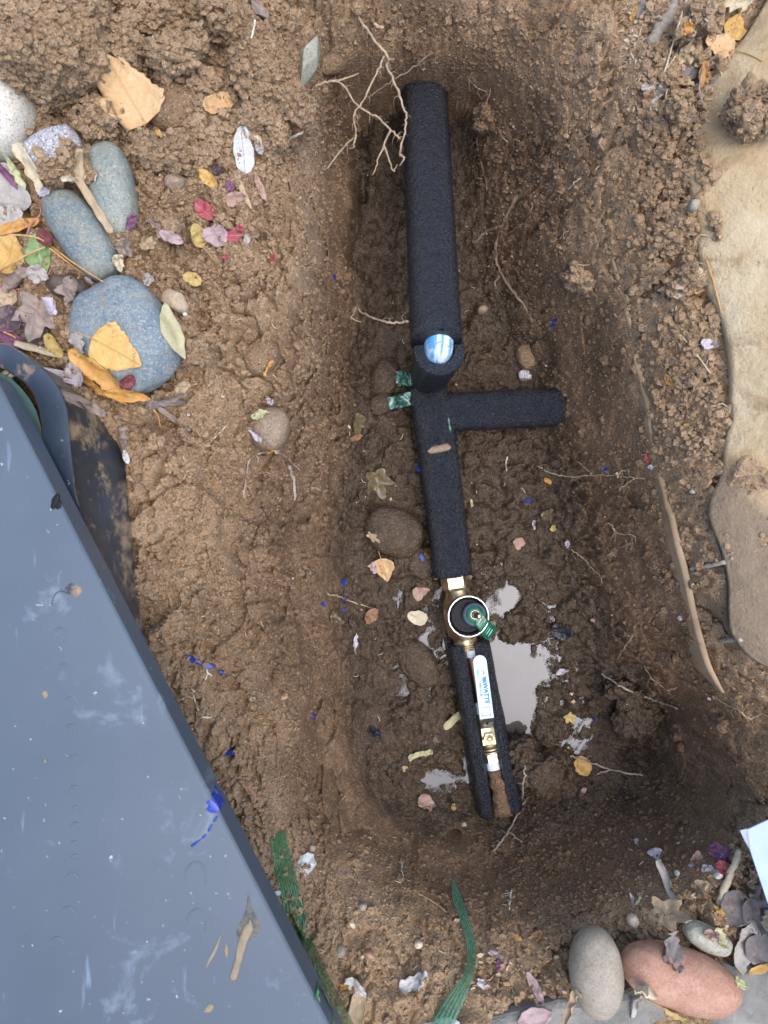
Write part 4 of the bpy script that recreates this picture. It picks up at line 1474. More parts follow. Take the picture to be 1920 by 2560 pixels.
for pts in (((795, 2490), (800, 2500), (802, 2530), (797, 2520)), ((808, 2535), (816, 2545), (815, 2575), (809, 2560))):
    splat('dry_fleck', pts, LZ1 - .006, .0007, M_DRIED, lid)
# torn dent and a stuck clod on the lid edge
for x, y, a, b_ in ((139, 1252, .0060, .0032), (146, 1262, .0035, .0028), (134, 1265, .0030, .0022)):
    V, F = stone_mesh(at(x, y, LZ1 + .0005), a, b_, .0012, 70, x, sub=3, rough=.25)
    mk('torn_plastic', V, F, M_RUBBER, lid)
splat('dark_stain', [(162, 1470), (178, 1458), (200, 1468), (204, 1480), (188, 1494), (172, 1484)], LZ1 + .0002, .0003, M_BOX, lid)
V, F, U = tube(catmull([at(172, 1484, LZ1 + .0004), at(150, 1478, LZ1 + .0004), at(135, 1490, LZ1 + .0004), at(128, 1512, LZ1 + .0004)], 14), .0005, 6)
mk('dark_stain', V, F, M_BOX, lid)

# ------------------------------------------------------------------ edging strip with cross bars
t = NT('old_edging')
c = t.mix(t.ramp(t.noise(12, 5, .6, dist=.6), (.35, 0.0), (.68, 1.0)), (.25, .165, .085), (.40, .29, .18))
c = t.mix(t.ramp(t.noise(60, 6, .7), (.56, 0.0), (.70, .85)), c, (.15, .105, .068))
t.set(Base_Color=c, Roughness=.65, Normal=t.bump(t.noise(200, 5, .7), .5, .001))
M_EDGE = t.m
ES = [(1538, 630, 10), (1556, 700, 14), (1568, 760, 15), (1588, 820, 13), (1600, 890, 22), (1614, 960, 25), (1632, 1040, 20), (1650, 1130, 20), (1660, 1190, 22), (1668, 1255, 20), (1682, 1320, 24), (1700, 1400, 26),
      (1715, 1470, 26), (1730, 1540, 24), (1748, 1610, 25), (1764, 1660, 22), (1784, 1700, 18), (1800, 1728, 10)]
pt = []
for x, y, w_ in ES:
    pt.append((hit(x, y), w_))
zs_ = np.convolve(np.pad([p.z for p, _ in pt], 2, mode='edge'), [.2, .2, .2, .2, .2], 'valid')
pe = catmull([at(x, y, z_ + .004) for (x, y, _), z_ in zip(ES, zs_)], 120)
V = []
F = []
wf = np.interp(np.linspace(0, 1, 121), np.linspace(0, 1, len(pt)), [w_ for _, w_ in pt])
lev = np.interp(np.linspace(0, 1, 121), [0, .12, .2, .27, .33, .38, .45, .5, .56, .62, .66, 1], [-.016, -.009, -.016, -.010, -.007, -.016, -.018, -.006, -.001, -.002, .002, .002])
for i, p in enumerate(pe):
    d = (pe[min(i + 1, 120)] - pe[max(i - 1, 0)]).normalized()
    nn = Vector((-d.y, d.x, 0)).normalized()
    if nn.x < 0:
        nn = -nn
    wd = wf[i] * mpp(p.z) * .27
    p = p + Vector((0, 0, lev[i] + .0045 * (i > 66)))
    for a, z in ((-1.0, -.05), (-1.0, -.001), (-.8, .001), (.7, .004), (.95, .0035), (1.0, -.04)):
        V.append(p + nn * wd * a + Vector((0, 0, z)))
n = 6
F = [(i * n + k, i * n + k + 1, (i + 1) * n + k + 1, (i + 1) * n + k) for i in range(120) for k in range(n - 1)]
F += [tuple(range(n)), tuple(120 * n + k for k in reversed(range(n)))]
strip_o = mk('edging_strip', V, F, M_EDGE)
tag(strip_o, 'thin tan curved edging strip half buried in the right wall', 'edging')
solid(V, F)
t = NT('pale_bar')
t.set(Base_Color=t.mix(t.ramp(t.noise(80, 6, .7), (.45, 0.0), (.6, 1.0)), (.42, .37, .30), (.20, .145, .095)), Roughness=.8)
for pts in (((1724, 1424), (1760, 1416), (1812, 1405)), ((1764, 1606), (1800, 1602), (1852, 1598))):
    q = [hit(x, y) + Vector((0, 0, .0008)) for x, y in pts]
    V, F, U = tube(catmull(q, 12), .0026, 8)
    mk('cross_bar', V, F, t.m, strip_o)

# ------------------------------------------------------------------ leaves
PROF = {
    'deltoid': ([0, .05, .15, .28, .42, .6, .78, .92, 1], [.03, .55, .93, 1, .93, .70, .44, .20, 0]),
    'oval': ([0, .06, .2, .4, .6, .8, .94, 1], [.02, .35, .80, 1, .95, .68, .28, 0]),
    'lance': ([0, .06, .2, .4, .6, .8, .94, 1], [.05, .35, .72, 1, .92, .60, .22, 0]),
    'blunt': ([0, .05, .2, .4, .6, .8, .94, 1], [.10, .5, .85, 1, 1, .88, .6, .2]),
    'strip': ([0, .05, .2, .4, .6, .8, .94, 1], [.5, .8, 1, .9, 1, .8, .7, .3]),
}


def leaf_material(name, c1, c2, vein, rough=.6, vstr=.6, spots=None, trans=.18):
    t = NT(name)
    uv = t.sep(t.uv)
    av = t.math('ABSOLUTE', uv[1])
    c = t.mix(t.ramp(t.noise(55, 6, .65, dist=.4), (.36, 0.0), (.66, 1.0)), c1, c2)
    c = t.mix(.6, c, t.ramp(t.noise(300, 5, .7), (.3, .75), (.7, 1.2)), 'MULTIPLY')
    lat = t.math('FRACT', t.math('MULTIPLY', t.math('SUBTRACT', uv[0], t.math('MULTIPLY', av, .42)), 7.5))
    lat = t.ramp(lat, (0.0, 1.0), (.07, 0.0), (.93, 0.0), (1.0, 1.0))
    mid = t.ramp(av, (.025, 1.0), (.06, 0.0))
    vv = t.math('MAXIMUM', mid, t.math('MULTIPLY', lat, .55))
    c = t.mix(t.math('MULTIPLY', vv, vstr), c, vein)
    if spots:
        c = t.mix(t.ramp(t.noise(80, 5, .7), (.60, 0.0), (.68, .85)), c, spots)
    b = t.math('ADD', t.math('MULTIPLY', vv, .7), t.noise(170, 4, .6))
    t.set(Base_Color=c, Roughness=rough, Normal=t.bump(b, .5, .0008))
    tr = t.t.nodes.new('ShaderNodeBsdfTranslucent')
    t._in(tr.inputs[0], c)
    mx = t.t.nodes.new('ShaderNodeMixShader')
    mx.inputs[0].default_value = trans
    t.t.links.new(t.b.outputs[0], mx.inputs[1])
    t.t.links.new(tr.outputs[0], mx.inputs[2])
    t.t.links.new(mx.outputs[0], t.out.inputs[0])
    return t.m


LM = {
    'orange': leaf_material('orange_leaf', (.54, .27, .055), (.64, .38, .13), (.48, .22, .05), spots=(.42, .20, .05)),
    'amber': leaf_material('amber_leaf', (.60, .36, .10), (.68, .46, .17), (.45, .27, .08), spots=(.36, .22, .09)),
    'peach': leaf_material('peach_leaf', (.62, .40, .19), (.68, .48, .27), (.50, .30, .14), spots=(.46, .32, .18)),
    'yellow': leaf_material('yellow_leaf', (.52, .38, .12), (.58, .46, .20), (.48, .36, .15), spots=(.45, .30, .1)),
    'tan': leaf_material('tan_leaf', (.46, .34, .21), (.58, .46, .31), (.40, .30, .19), spots=(.30, .21, .13)),
    'cream': leaf_material('cream_leaf', (.60, .52, .36), (.70, .62, .46), (.52, .44, .30), spots=(.42, .34, .2)),
    'olive': leaf_material('olive_leaf', (.50, .46, .26), (.58, .54, .34), (.56, .52, .36)),
    'greybrown': leaf_material('grey_brown_leaf', (.26, .20, .17), (.37, .30, .255), (.24, .19, .16), spots=(.17, .13, .11)),
    'grey': leaf_material('grey_leaf', (.42, .385, .35), (.52, .48, .44), (.40, .36, .33), spots=(.32, .28, .25)),
    'lilac': leaf_material('lilac_leaf', (.50, .45, .50), (.62, .58, .62), (.42, .36, .42), spots=(.40, .34, .38)),
    'white': leaf_material('white_leaf', (.56, .55, .54), (.66, .65, .64), (.25, .20, .20), vstr=.6),
    'red': leaf_material('red_leaf', (.34, .045, .065), (.46, .12, .13), (.50, .26, .27)),
    'pink': leaf_material('pink_leaf', (.44, .31, .31), (.52, .40, .39), (.46, .27, .29)),
    'maroon': leaf_material('maroon_leaf', (.16, .035, .045), (.22, .06, .065), (.26, .10, .10), rough=.4),
    'purple': leaf_material('dark_purple_leaf', (.075, .045, .052), (.125, .080, .085), (.17, .12, .12), rough=.38),
    'magenta': leaf_material('magenta_leaf', (.17, .05, .12), (.27, .12, .21), (.38, .24, .32)),
    'green': leaf_material('green_leaf', (.19, .30, .10), (.27, .38, .16), (.42, .50, .28), rough=.4),
    'palegreen': leaf_material('pale_green_leaf', (.50, .52, .26), (.62, .62, .38), (.60, .60, .42)),
    'brown': leaf_material('brown_leaf', (.24, .125, .06), (.33, .19, .10), (.22, .12, .07)),
    'wetolive': leaf_material('wet_olive_leaf', (.12, .088, .042), (.18, .14, .07), (.12, .09, .05), rough=.25),
    'dusk': leaf_material('pinkish_brown_leaf', (.40, .25, .19), (.50, .35, .28), (.34, .2, .16)),
    'black': leaf_material('black_leaf', (.015, .017, .022), (.03, .032, .04), (.02, .02, .025), rough=.3),
    'mauvegrey': leaf_material('mauve_grey_leaf', (.20, .175, .165), (.29, .255, .24), (.24, .21, .20)),
}


def leaf(px, py, ln, wd, rot, kind, mat, label, roll=0.6, bend=0.5, wr=.0012, stalk=0, serr=0.0, lift=.0012, thick=.0004, tilt=None, drape=True):
    """a fallen leaf centred on a photo pixel; ln, wd in photo pixels; rot = direction of its tip (0 right, 90 up)"""
    c = hit(px, py)
    m = mpp(c.z)
    big_ = 1.22 if kind in ('lobed', 'frag') else 1.08
    L, W = ln * m * big_, wd * m / 2 * big_
    sd_ = random.randint(0, 99999)
    rg = np.random.default_rng(sd_)
    pts, uv, F = [], [], []
    if kind in PROF:
        N, Mc = 20, 10
        us = np.linspace(0, 1, N + 1)
        pu, pw = PROF[kind]
        ph = rg.random(2) * 6
        for i, u in enumerate(us):
            wv = np.interp(u, pu, pw)
            if kind == 'strip':
                wv *= 1 + .18 * math.sin(u * 21 + ph[0])
            for j in range(Mc + 1):
                v = j / Mc * 2 - 1
                k = 1.0
                if serr and abs(v) == 1:
                    k = 1 + serr * (1 if i % 2 else -1)
                k *= 1 + .07 * math.sin(u * 9 + ph[int(v > 0)]) + .05 * math.sin(u * 23 + ph[1 - int(v > 0)])
                pts.append(((u - .5) * L, v * wv * W * k))
                uv.append((u, v * wv))
        for i in range(N):
            for j in range(Mc):
                F.append((i * (Mc + 1) + j, (i + 1) * (Mc + 1) + j, (i + 1) * (Mc + 1) + j + 1, i * (Mc + 1) + j + 1))
    else:
        N = 44
        rad = []
        if kind == 'lobed':
            lob = [(0, 1.0), (.62, .50), (1.0, .88), (1.65, .45), (2.1, .62), (2.75, .34), (3.14, .22), (3.53, .34), (4.18, .62), (4.63, .45), (5.28, .88), (5.66, .50), (6.284, 1.0)]
            for k in range(N):
                rad.append(np.interp(2 * math.pi * k / N, [a for a, _ in lob], [b_ for _, b_ in lob]) * (1 + rg.uniform(-.08, .08)))
        else:
            nc_ = int(rg.integers(5, 8))
            rr = rg.uniform(.42, 1.12, nc_)
            for k in range(N):
                q = k / N * nc_
                a, f = int(q) % nc_, q % 1
                rad.append((rr[a] * (1 - f) + rr[(a + 1) % nc_] * f) * (1 + rg.uniform(-.07, .07)))
        pts.append((0, 0))
        uv.append((.5, 0))
        for s_ in (.25, .5, .75, .9, 1):
            for k in range(N):
                th = 2 * math.pi * k / N
                x_, y_ = math.cos(th) * rad[k] * s_, math.sin(th) * rad[k] * s_
                pts.append((x_ * L / 2, y_ * W))
                uv.append((.5 + x_ / 2, y_))
        for k in range(N):
            F.append((0, 1 + k, 1 + (k + 1) % N))
        for r_ in range(4):
            b0 = 1 + r_ * N
            for k in range(N):
                k2 = (k + 1) % N
                F.append((b0 + k, b0 + N + k, b0 + N + k2, b0 + k2))
    A = np.array(pts)
    # roll across the midrib and bend along it
    roll, bend, wr = roll * 1.35, bend * 1.25, wr * 1.7
    K = roll / max(W, 1e-5)
    x_, y_ = A[:, 0], A[:, 1]
    if abs(roll) > 1e-3:
        z_ = (1 - np.cos(y_ * K)) / K
        y_ = np.sin(y_ * K) / K
    else:
        z_ = np.zeros(len(A))
    Kb = bend / (L / 2)
    if abs(bend) > 1e-3:
        z_ = z_ * np.cos(x_ * Kb) + (1 - np.cos(x_ * Kb)) / Kb
        x_ = np.sin(x_ * Kb) / Kb
    B = np.stack([x_, y_, z_], 1)
    sc = 22 / max(L, .012)
    Q = np.c_[A, np.zeros(len(A))]
    B[:, 2] += wr * fbm(Q + sd_ % 97, sc * .28, 3, sd_ % 1000) * 2
    # lie on the slope below
    rd = max(L * .5, .008)
    zz = [top(c.x + dx, c.y + dy, c.z + .06) for dx, dy in ((rd, 0), (-rd, 0), (0, rd), (0, -rd))]
    gx_, gy_ = (zz[0] - zz[1]) / (2 * rd), (zz[2] - zz[3]) / (2 * rd)
    lim = 1.0
    gx_, gy_ = max(-lim, min(lim, gx_)), max(-lim, min(lim, gy_))
    nrm = Vector((-gx_, -gy_, 1)).normalized()
    th = R(rot)
    xa = Vector((math.cos(th), math.sin(th), 0))
    xa = (xa - nrm * xa.dot(nrm)).normalized()
    ya = nrm.cross(xa)
    Mx = Matrix((xa, ya, nrm)).transposed()
    if tilt:
        Mx = Mx @ Matrix.Rotation(R(tilt[0]), 3, 'X') @ Matrix.Rotation(R(tilt[1]), 3, 'Y')
    G = B @ np.array(Mx).T + np.array(c)
    gz = np.array([top(p[0], p[1], c.z + .05) for p in G])
    d = gz - G[:, 2]
    G[:, 2] += np.percentile(d, 88 if ln < 70 else 76) + lift if drape else lift
    G[:, 2] = np.maximum(G[:, 2], gz + .0016)
    V, F2, U2 = thicken([Vector(g) for g in G], F, thick, uv)
    o = mk('leaf', V, F2, LM[mat], uvs=U2)
    tag(o, label, 'leaf', 'fallen leaves')
    if stalk:
        mid = [Vector(G[(Mc + 1) * i + Mc // 2]) for i in (2, 1, 0)] if kind in PROF else [Vector(G[0])]
        base = mid[-1]
        dr = (Matrix.Rotation(R(random.uniform(-25, 25)), 3, 'Z') @ -xa)
        sl = stalk * m
        sp_ = mid + [base + dr * sl * .5 + Vector((0, 0, .002)), base + dr * sl + Vector((0, 0, .001))]
        for q in sp_[-2:]:
            q.z = max(q.z, top(q.x, q.y, c.z + .05) + .0012)
        Vs, Fs, Us = tube(catmull(sp_, 12), [.0006] * 6 + [.00055] * 6 + [.0007], 6)
        mk('stalk', Vs, Fs, LM['amber' if mat in ('orange', 'peach', 'amber', 'yellow') else 'tan'], o)
    LEAFB.append(BVHTree.FromPolygons([tuple(g) for g in G], [tuple(f) for f in F]))
    if min(wd, ln) > 40:
        solid(G, F)
    return o


LEAVES = [
    # left litter, bottom layer first
    (14, 752, 90, 70, 20, 'oval', 'tan', 'tan leaf below the crumpled grey leaves at the left edge', .8, .6),
    (77, 833, 118, 92, -10, 'oval', 'purple', 'wide dark purple leaf above the box flange', .35, .4),
    (22, 800, 74, 88, 80, 'oval', 'purple', 'dark purple leaf cut by the left edge', .6, .5),
    (36, 850, 76, 40, -35, 'oval', 'magenta', 'magenta leaf scrap touching the box flange', .6, .3),
    (36, 497, 150, 118, -25, 'deltoid', 'grey', 'large pale grey leaf left of the slate cobble', .25, .3),
    (12, 552, 110, 86, 10, 'oval', 'grey', 'pale grey leaf under the large pale grey leaf', .2, .2),
    (95, 772, 150, 128, -100, 'lobed', 'greybrown', 'crumpled brown lobed leaf in the middle of the litter', .5, .5, .0030),
    (172, 720, 104, 78, -30, 'lobed', 'greybrown', 'crumpled brown lobed leaf above the blue cobble', .5, .7, .0030),
    (50, 705, 100, 56, -160, 'oval', 'greybrown', 'rolled grey brown leaf under the red stem', 1.4, .3),
    (30, 638, 96, 90, 60, 'oval', 'amber', 'amber yellow leaf left of the green leaf', .3, .4),
    (46, 573, 112, 42, -160, 'lance', 'orange', 'narrow folded orange leaf above the amber leaf', 1.2, .2),
    (99, 640, 104, 66, -82, 'oval', 'green', 'only fresh green leaf among the litter', .35, .3),
    (97, 680, 58, 54, 100, 'frag', 'grey', 'small crumpled grey leaf on the green leaf', .7, .5, .0030),
    (118, 600, 66, 40, -40, 'oval', 'maroon', 'dark maroon leaf tucked beside the slate cobble', .8, .3),
    (80, 412, 130, 52, -75, 'strip', 'cream', 'curled cream leaf left of the purple grey stone', 1.3, .6, .002),
    (104, 388, 54, 40, -60, 'oval', 'tan', 'curled brown leaf tip beside the curled cream leaf', 1.5, .8),
    (44, 430, 100, 34, -55, 'lance', 'palegreen', 'yellow green leaf with a folded edge left of the cream leaf', 1.1, .3),
    (22, 440, 84, 20, -60, 'lance', 'magenta', 'thin purple red leaf edge by the white cobble', .8, .3),
    (120, 483, 46, 22, 30, 'frag', 'lilac', 'small lilac leaf scrap above the slate cobble', .8, .4),
    (198, 420, 90, 26, -80, 'strip', 'tan', 'brown withered leaf left of the grey green cobble', 1.0, .5),
    (190, 456, 58, 14, 10, 'strip', 'cream', 'cream curled strip on top of the slate cobble', .9, .8),
    (240, 520, 142, 24, -58, 'strip', 'tan', 'long tan curled strip between the two upper cobbles', .9, .3),
    (140, 778, 60, 26, -70, 'strip', 'lilac', 'lilac leaf edge beside the crumpled brown leaf', .8, .3),
    (144, 868, 66, 34, -60, 'oval', 'yellow', 'small yellow leaf above the box flange', .9, .4, .0015, 0, .06),
    (118, 878, 140, 24, -22, 'strip', 'cream', 'long cream folded leaf along the box flange', 1.1, .3),
    (202, 855, 78, 60, -40, 'frag', 'grey', 'pale grey torn leaf on the left of the blue cobble', .4, .4, .0020),
    (295, 880, 128, 112, -30, 'deltoid', 'amber', 'golden serrated leaf lying on the blue cobble', .3, .3, .0010, 50, .05),
    (252, 925, 176, 70, -38, 'oval', 'orange', 'long folded orange leaf below the golden leaf', 1.0, .3, .0015, 0, .05),
    (236, 955, 90, 40, -50, 'oval', 'orange', 'small orange curled leaf under the long orange leaf', 1.2, .4),
    (318, 985, 110, 40, -20, 'lance', 'orange', 'orange leaf tip at the foot of the blue cobble', 1.0, .3),
    (204, 944, 92, 66, -35, 'deltoid', 'lilac', 'lilac grey folded leaf near the box flange', .5, .4),
    (325, 958, 48, 36, 70, 'oval', 'maroon', 'small dark red leaf on the foot of the blue cobble', .4, .2),
    (450, 850, 136, 52, -70, 'lance', 'olive', 'pale olive leaf tucked behind the blue cobble', .25, .3, .0008),
    (205, 1000, 120, 34, -32, 'strip', 'greybrown', 'grey brown withered leaf on the box wall', 1.0, .4),
    (425, 1000, 96, 20, 32, 'strip', 'greybrown', 'grey withered sliver right of the orange leaf tip', .8, .3),
    (458, 965, 44, 30, 10, 'frag', 'tan', 'tan torn leaf at the end of the grey sliver', .8, .5),
    (415, 1006, 92, 18, -14, 'strip', 'mauvegrey', 'dark grey strip of bark beside the blue cobble', .5, .2),
    (440, 1050, 90, 14, -35, 'strip', 'greybrown', 'thin brown strip pointing down the bank', .7, .2),
    (310, 1100, 70, 30, -70, 'strip', 'greybrown', 'crumpled brown leaf against the box wall', 1.0, .4, .0025),
    (316, 1145, 46, 16, -70, 'frag', 'white', 'white flake against the box wall', .5, .3),
    # upper bank
    (338, 262, 158, 140, 118, 'deltoid', 'peach', 'large peach coloured leaf on the crumbly bank', .22, .25, .0012, 62, .04),
    (402, 345, 40, 14, -80, 'strip', 'amber', 'small amber leaf scrap below the stalk of the peach leaf', .8, .3),
    (548, 273, 84, 50, -150, 'blunt', 'peach', 'cupped tan leaf with an orange stalk on the bank', .8, .5, .0010, 58),
    (641, 30, 80, 62, -80, 'oval', 'greybrown', 'dark dead leaf at the top edge of the bank', .7, .4, .002),
    (612, 388, 104, 46, -82, 'blunt', 'white', 'white veined leaf standing on the bank', .35, .25, .0008),
    (648, 352, 28, 20, -30, 'frag', 'cream', 'small cream leaf scrap right of the white veined leaf', .5, .3),
    (650, 374, 32, 22, -60, 'oval', 'grey', 'small pale grey leaf right of the white veined leaf', .4, .3),
    (525, 452, 62, 30, -45, 'oval', 'amber', 'small amber leaf near the purple scraps', .6, .4),
    (542, 428, 36, 34, 60, 'frag', 'purple', 'crumpled dark purple scrap beside the small amber leaf', .8, .6, .002),
    (578, 470, 26, 26, 60, 'frag', 'magenta', 'small magenta leaf scrap on the bank', .4, .4),
    (590, 505, 50, 40, 20, 'frag', 'dusk', 'reddish brown leaf below the magenta scrap', .5, .4),
    (608, 482, 92, 16, -60, 'lance', 'tan', 'narrow tan leaf sliver left of the peach strip', .9, .3),
    (648, 468, 70, 22, -58, 'lance', 'dusk', 'peach strip of leaf below the white veined leaf', .8, .4),
    (497, 594, 60, 44, 130, 'oval', 'yellow', 'yellow leaf with a long stalk beside the red leaf', .5, .4, .0012, 60),
    (522, 545, 62, 40, -40, 'frag', 'red', 'bright red leaf torn in two on the bank', .4, .4),
    (578, 592, 56, 40, 10, 'lobed', 'red', 'red leaf lobe right of the pale pink leaf', .3, .3),
    (542, 590, 64, 46, -30, 'frag', 'pink', 'pale pink leaf between the red pieces', .3, .4),
    (606, 572, 26, 18, 10, 'frag', 'red', 'tiny red scrap right of the red leaf lobe', .4, .3),
    (616, 600, 28, 16, -80, 'frag', 'grey', 'small pale grey scrap right of the red leaf', .4, .3),
    (683, 648, 20, 14, -70, 'frag', 'red', 'tiny red leaf scrap with a white tip alone on the bank', .4, .3),
    (566, 644, 18, 12, 0, 'frag', 'red', 'tiny red scrap below the pale pink leaf', .4, .3),
    (328, 556, 44, 24, 70, 'oval', 'magenta', 'small pinkish purple leaf at the tip of the grey green cobble', .7, .3),
    (424, 606, 50, 30, -40, 'frag', 'dusk', 'dusty pink brown leaf on the bank', .5, .4),
    (455, 626, 58, 26, -40, 'oval', 'pink', 'pale pink narrow leaf right of the dusty pink leaf', .4, .3),
    (374, 612, 46, 40, 30, 'frag', 'tan', 'tan leaf with ragged edge above the blue cobble', .6, .4, .002),
    (310, 622, 62, 60, -40, 'lobed', 'greybrown', 'crumpled brown grey leaf at the end of the slate cobble', .6, .5, .003),
    (312, 668, 36, 44, -70, 'frag', 'cream', 'cream torn leaf at the end of the slate cobble', .6, .4, .002),
    (372, 700, 40, 30, 60, 'frag', 'grey', 'grey curled leaf above the angular tan rock', 1.0, .5, .002),
    (228, 703, 36, 20, -60, 'frag', 'lilac', 'tiny lilac leaf between the slate and blue cobbles', .4, .3),
    (485, 698, 48, 40, 20, 'frag', 'yellow', 'pale yellow leaf alone on the bank', .4, .4),
    (651, 1038, 48, 28, 10, 'oval', 'palegreen', 'pale green leaf on the mud coated oval stone', .3, .3),
    (640, 1088, 42, 18, -35, 'frag', 'lilac', 'lilac scrap on the side of the mud coated oval stone', .3, .3),
    (676, 1006, 26, 20, 40, 'frag', 'lilac', 'small lilac scrap above the mud coated oval stone', .3, .3),
    (686, 1136, 20, 12, 30, 'frag', 'orange', 'tiny orange scrap below the mud coated oval stone', .3, .3),
    (670, 918, 44, 10, 75, 'strip', 'orange', 'thin orange sliver on the smooth mud coated stone', .5, .3),
    # pit floor
    (896, 1060, 56, 42, 70, 'frag', 'wetolive', 'wet olive yellow leaf in the mud left of the tee', .5, .4),
    (888, 1096, 32, 20, 10, 'frag', 'brown', 'small wet red brown leaf below the olive yellow leaf', .4, .3),
    (942, 1195, 100, 80, -70, 'lobed', 'wetolive', 'large wet olive lobed leaf sunk in mud left of the pipe', .5, .4, .002),
    (928, 1339, 50, 28, -25, 'lobed', 'tan', 'small tan lobed leaf on the wet smooth stone', .4, .4),
    (962, 1424, 60, 56, -80, 'deltoid', 'peach', 'yellow peach leaf with pink rim on the mud', .25, .3, .0008, 20),
    (934, 1420, 30, 26, 130, 'frag', 'pink', 'small pink scrap beside the yellow peach leaf', .4, .3),
    (1068, 1386, 40, 44, -80, 'frag', 'wetolive', 'olive leaf partly under the lower pipe', .3, .3),
    (1053, 1479, 44, 34, 20, 'deltoid', 'dusk', 'brown leaf left of the brass nut', .4, .4),
    (1038, 1540, 66, 44, -32, 'frag', 'cream', 'cream ragged leaf left of the round valve cup', .3, .3, .0010, 14),
    (924, 1536, 54, 40, 40, 'frag', 'brown', 'wet red brown leaf at the left of the floor', .5, .4),
    (838, 1542, 36, 32, 40, 'frag', 'wetolive', 'wet olive leaf on the left wall foot', .3, .3),
    (888, 1606, 48, 14, 75, 'lance', 'lilac', 'narrow lilac leaf in the mud', .6, .3),
    (1130, 1795, 62, 30, -130, 'oval', 'olive', 'curled olive leaf left of the split pipe cover', 1.2, .4),
    (934, 1832, 46, 30, -20, 'frag', 'black', 'dark shiny plastic like leaf on the muddy floor', .5, .3),
    (1068, 2006, 46, 38, -30, 'deltoid', 'dusk', 'pinkish brown leaf on the mud below the puddle', .4, .3),
    (1133, 2015, 22, 16, 70, 'frag', 'yellow', 'small yellow scrap left of the split sleeve end', .4, .3),
    (1010, 1920, 18, 14, 10, 'frag', 'tan', 'tiny tan scrap on the watery mud', .4, .3),
    (1421, 1790, 38, 36, -50, 'lobed', 'yellow', 'yellow ragged leaf right of the puddle', .4, .4),
    (1455, 1915, 48, 46, -80, 'oval', 'amber', 'oval amber leaf under the grey root', .3, .3),
    (1398, 1578, 46, 54, 60, 'frag', 'black', 'black wet leaf on the right of the floor', .5, .4),
    (1404, 1677, 30, 18, 15, 'frag', 'lilac', 'lilac scrap right of the puddle', .3, .3),
    (1456, 1977, 22, 12, 45, 'frag', 'pink', 'pale pink scrap on the smooth mud', .3, .3),
    (1294, 1358, 26, 30, 60, 'frag', 'dusk', 'dusky pink leaf on the floor right of the lower pipe', .4, .3),
    (1366, 1290, 36, 34, 40, 'frag', 'wetolive', 'olive yellow leaf on the floor near the right wall', .4, .3),
    (1380, 1320, 16, 16, 40, 'frag', 'yellow', 'tiny yellow scrap beside the olive yellow leaf', .3, .3),
    (1333, 1312, 10, 26, 0, 'frag', 'white', 'tiny white scrap left of the olive yellow leaf', .3, .3),
    (1416, 1358, 14, 26, 0, 'frag', 'lilac', 'tiny lilac scrap at the foot of the right wall', .3, .3),
    (1368, 1203, 20, 14, -40, 'frag', 'orange', 'tiny orange scrap under the long pale root', .3, .3),
    (1178, 1256, 12, 28, 0, 'frag', 'olive', 'tiny olive scrap right of the lower pipe', .3, .3),
    (1671, 956, 44, 20, -60, 'frag', 'orange', 'orange leaf scrap on the right wall beside the edging strip', .4, .3),
    (1615, 1145, 16, 26, 10, 'frag', 'red', 'red scrap on the right wall', .3, .3),
    (1624, 1168, 14, 14, 10, 'frag', 'white', 'small white scrap below the red scrap', .3, .3),
    # top right
    (1790, 122, 78, 68, 160, 'deltoid', 'peach', 'pale orange leaf leaning on the boulder', .3, .4, .0010, 70),
    (1830, 80, 78, 58, 70, 'oval', 'amber', 'orange leaf leaning on the boulder above the pale orange leaf', .7, .3),
    (1836, 18, 86, 54, 10, 'frag', 'cream', 'crumpled cream leaf at the top right corner', .8, .6, .004),
    (1694, 110, 30, 28, 30, 'oval', 'orange', 'small orange leaf below the flat grey stick', .5, .4),
    (1712, 142, 40, 44, 30, 'frag', 'tan', 'tan crumpled leaf below the small orange leaf', .6, .4, .002),
    (1752, 195, 56, 22, -100, 'lance', 'orange', 'narrow orange leaf at the boulder edge', .8, .3),
    (1718, 190, 46, 34, 10, 'oval', 'mauvegrey', 'grey shiny leaf left of the narrow orange leaf', .8, .3),
    (1651, 218, 38, 24, 80, 'oval', 'mauvegrey', 'small slate grey leaf standing in the grit', .3, .2),
    (1613, 222, 40, 22, 10, 'frag', 'grey', 'pale grey flake left of the slate grey leaf', .3, .3),
    (1634, 262, 40, 18, 65, 'lance', 'grey', 'pale grey narrow leaf below the slate grey leaf', .4, .3),
    (1708, 224, 56, 22, 10, 'frag', 'tan', 'tan leaf scrap below the grey shiny leaf', .5, .4),
    (1602, 20, 56, 16, 70, 'lance', 'mauvegrey', 'grey curled leaf at the top edge right of the pit', .8, .3),
    (1585, 34, 40, 16, 60, 'lance', 'amber', 'small amber leaf at the top edge right of the pit', .6, .3),
    (1612, 250, 34, 22, 10, 'frag', 'brown', 'brown leaf scrap in the grit', .5, .3),
    (1730, 295, 40, 26, 20, 'frag', 'greybrown', 'grey brown leaf left of the boulder', .6, .4, .002),
    (1788, 862, 34, 20, 50, 'frag', 'grey', 'bluish grey scrap beside the boulder', .4, .3),
    (1760, 862, 50, 30, 0, 'frag', 'lilac', 'pale lilac scrap beside the boulder', .4, .3),
    # bottom
    (1624, 2119, 44, 24, -8, 'frag', 'lilac', 'lilac leaf on the lower right bank', .4, .3),
    (1588, 2098, 12, 12, 0, 'frag', 'grey', 'tiny pale grey scrap above the lilac leaf', .3, .3),
    (1664, 2205, 128, 30, -60, 'strip', 'grey', 'long pale curled leaf standing above the tan leaf', 1.3, .7),
    (1655, 2276, 150, 84, -25, 'lobed', 'tan', 'large ragged tan leaf above the pink stone', .4, .4, .002),
    (1640, 2332, 84, 60, -120, 'frag', 'mauvegrey', 'grey twisted leaf behind the pink stone', .8, .6, .004),
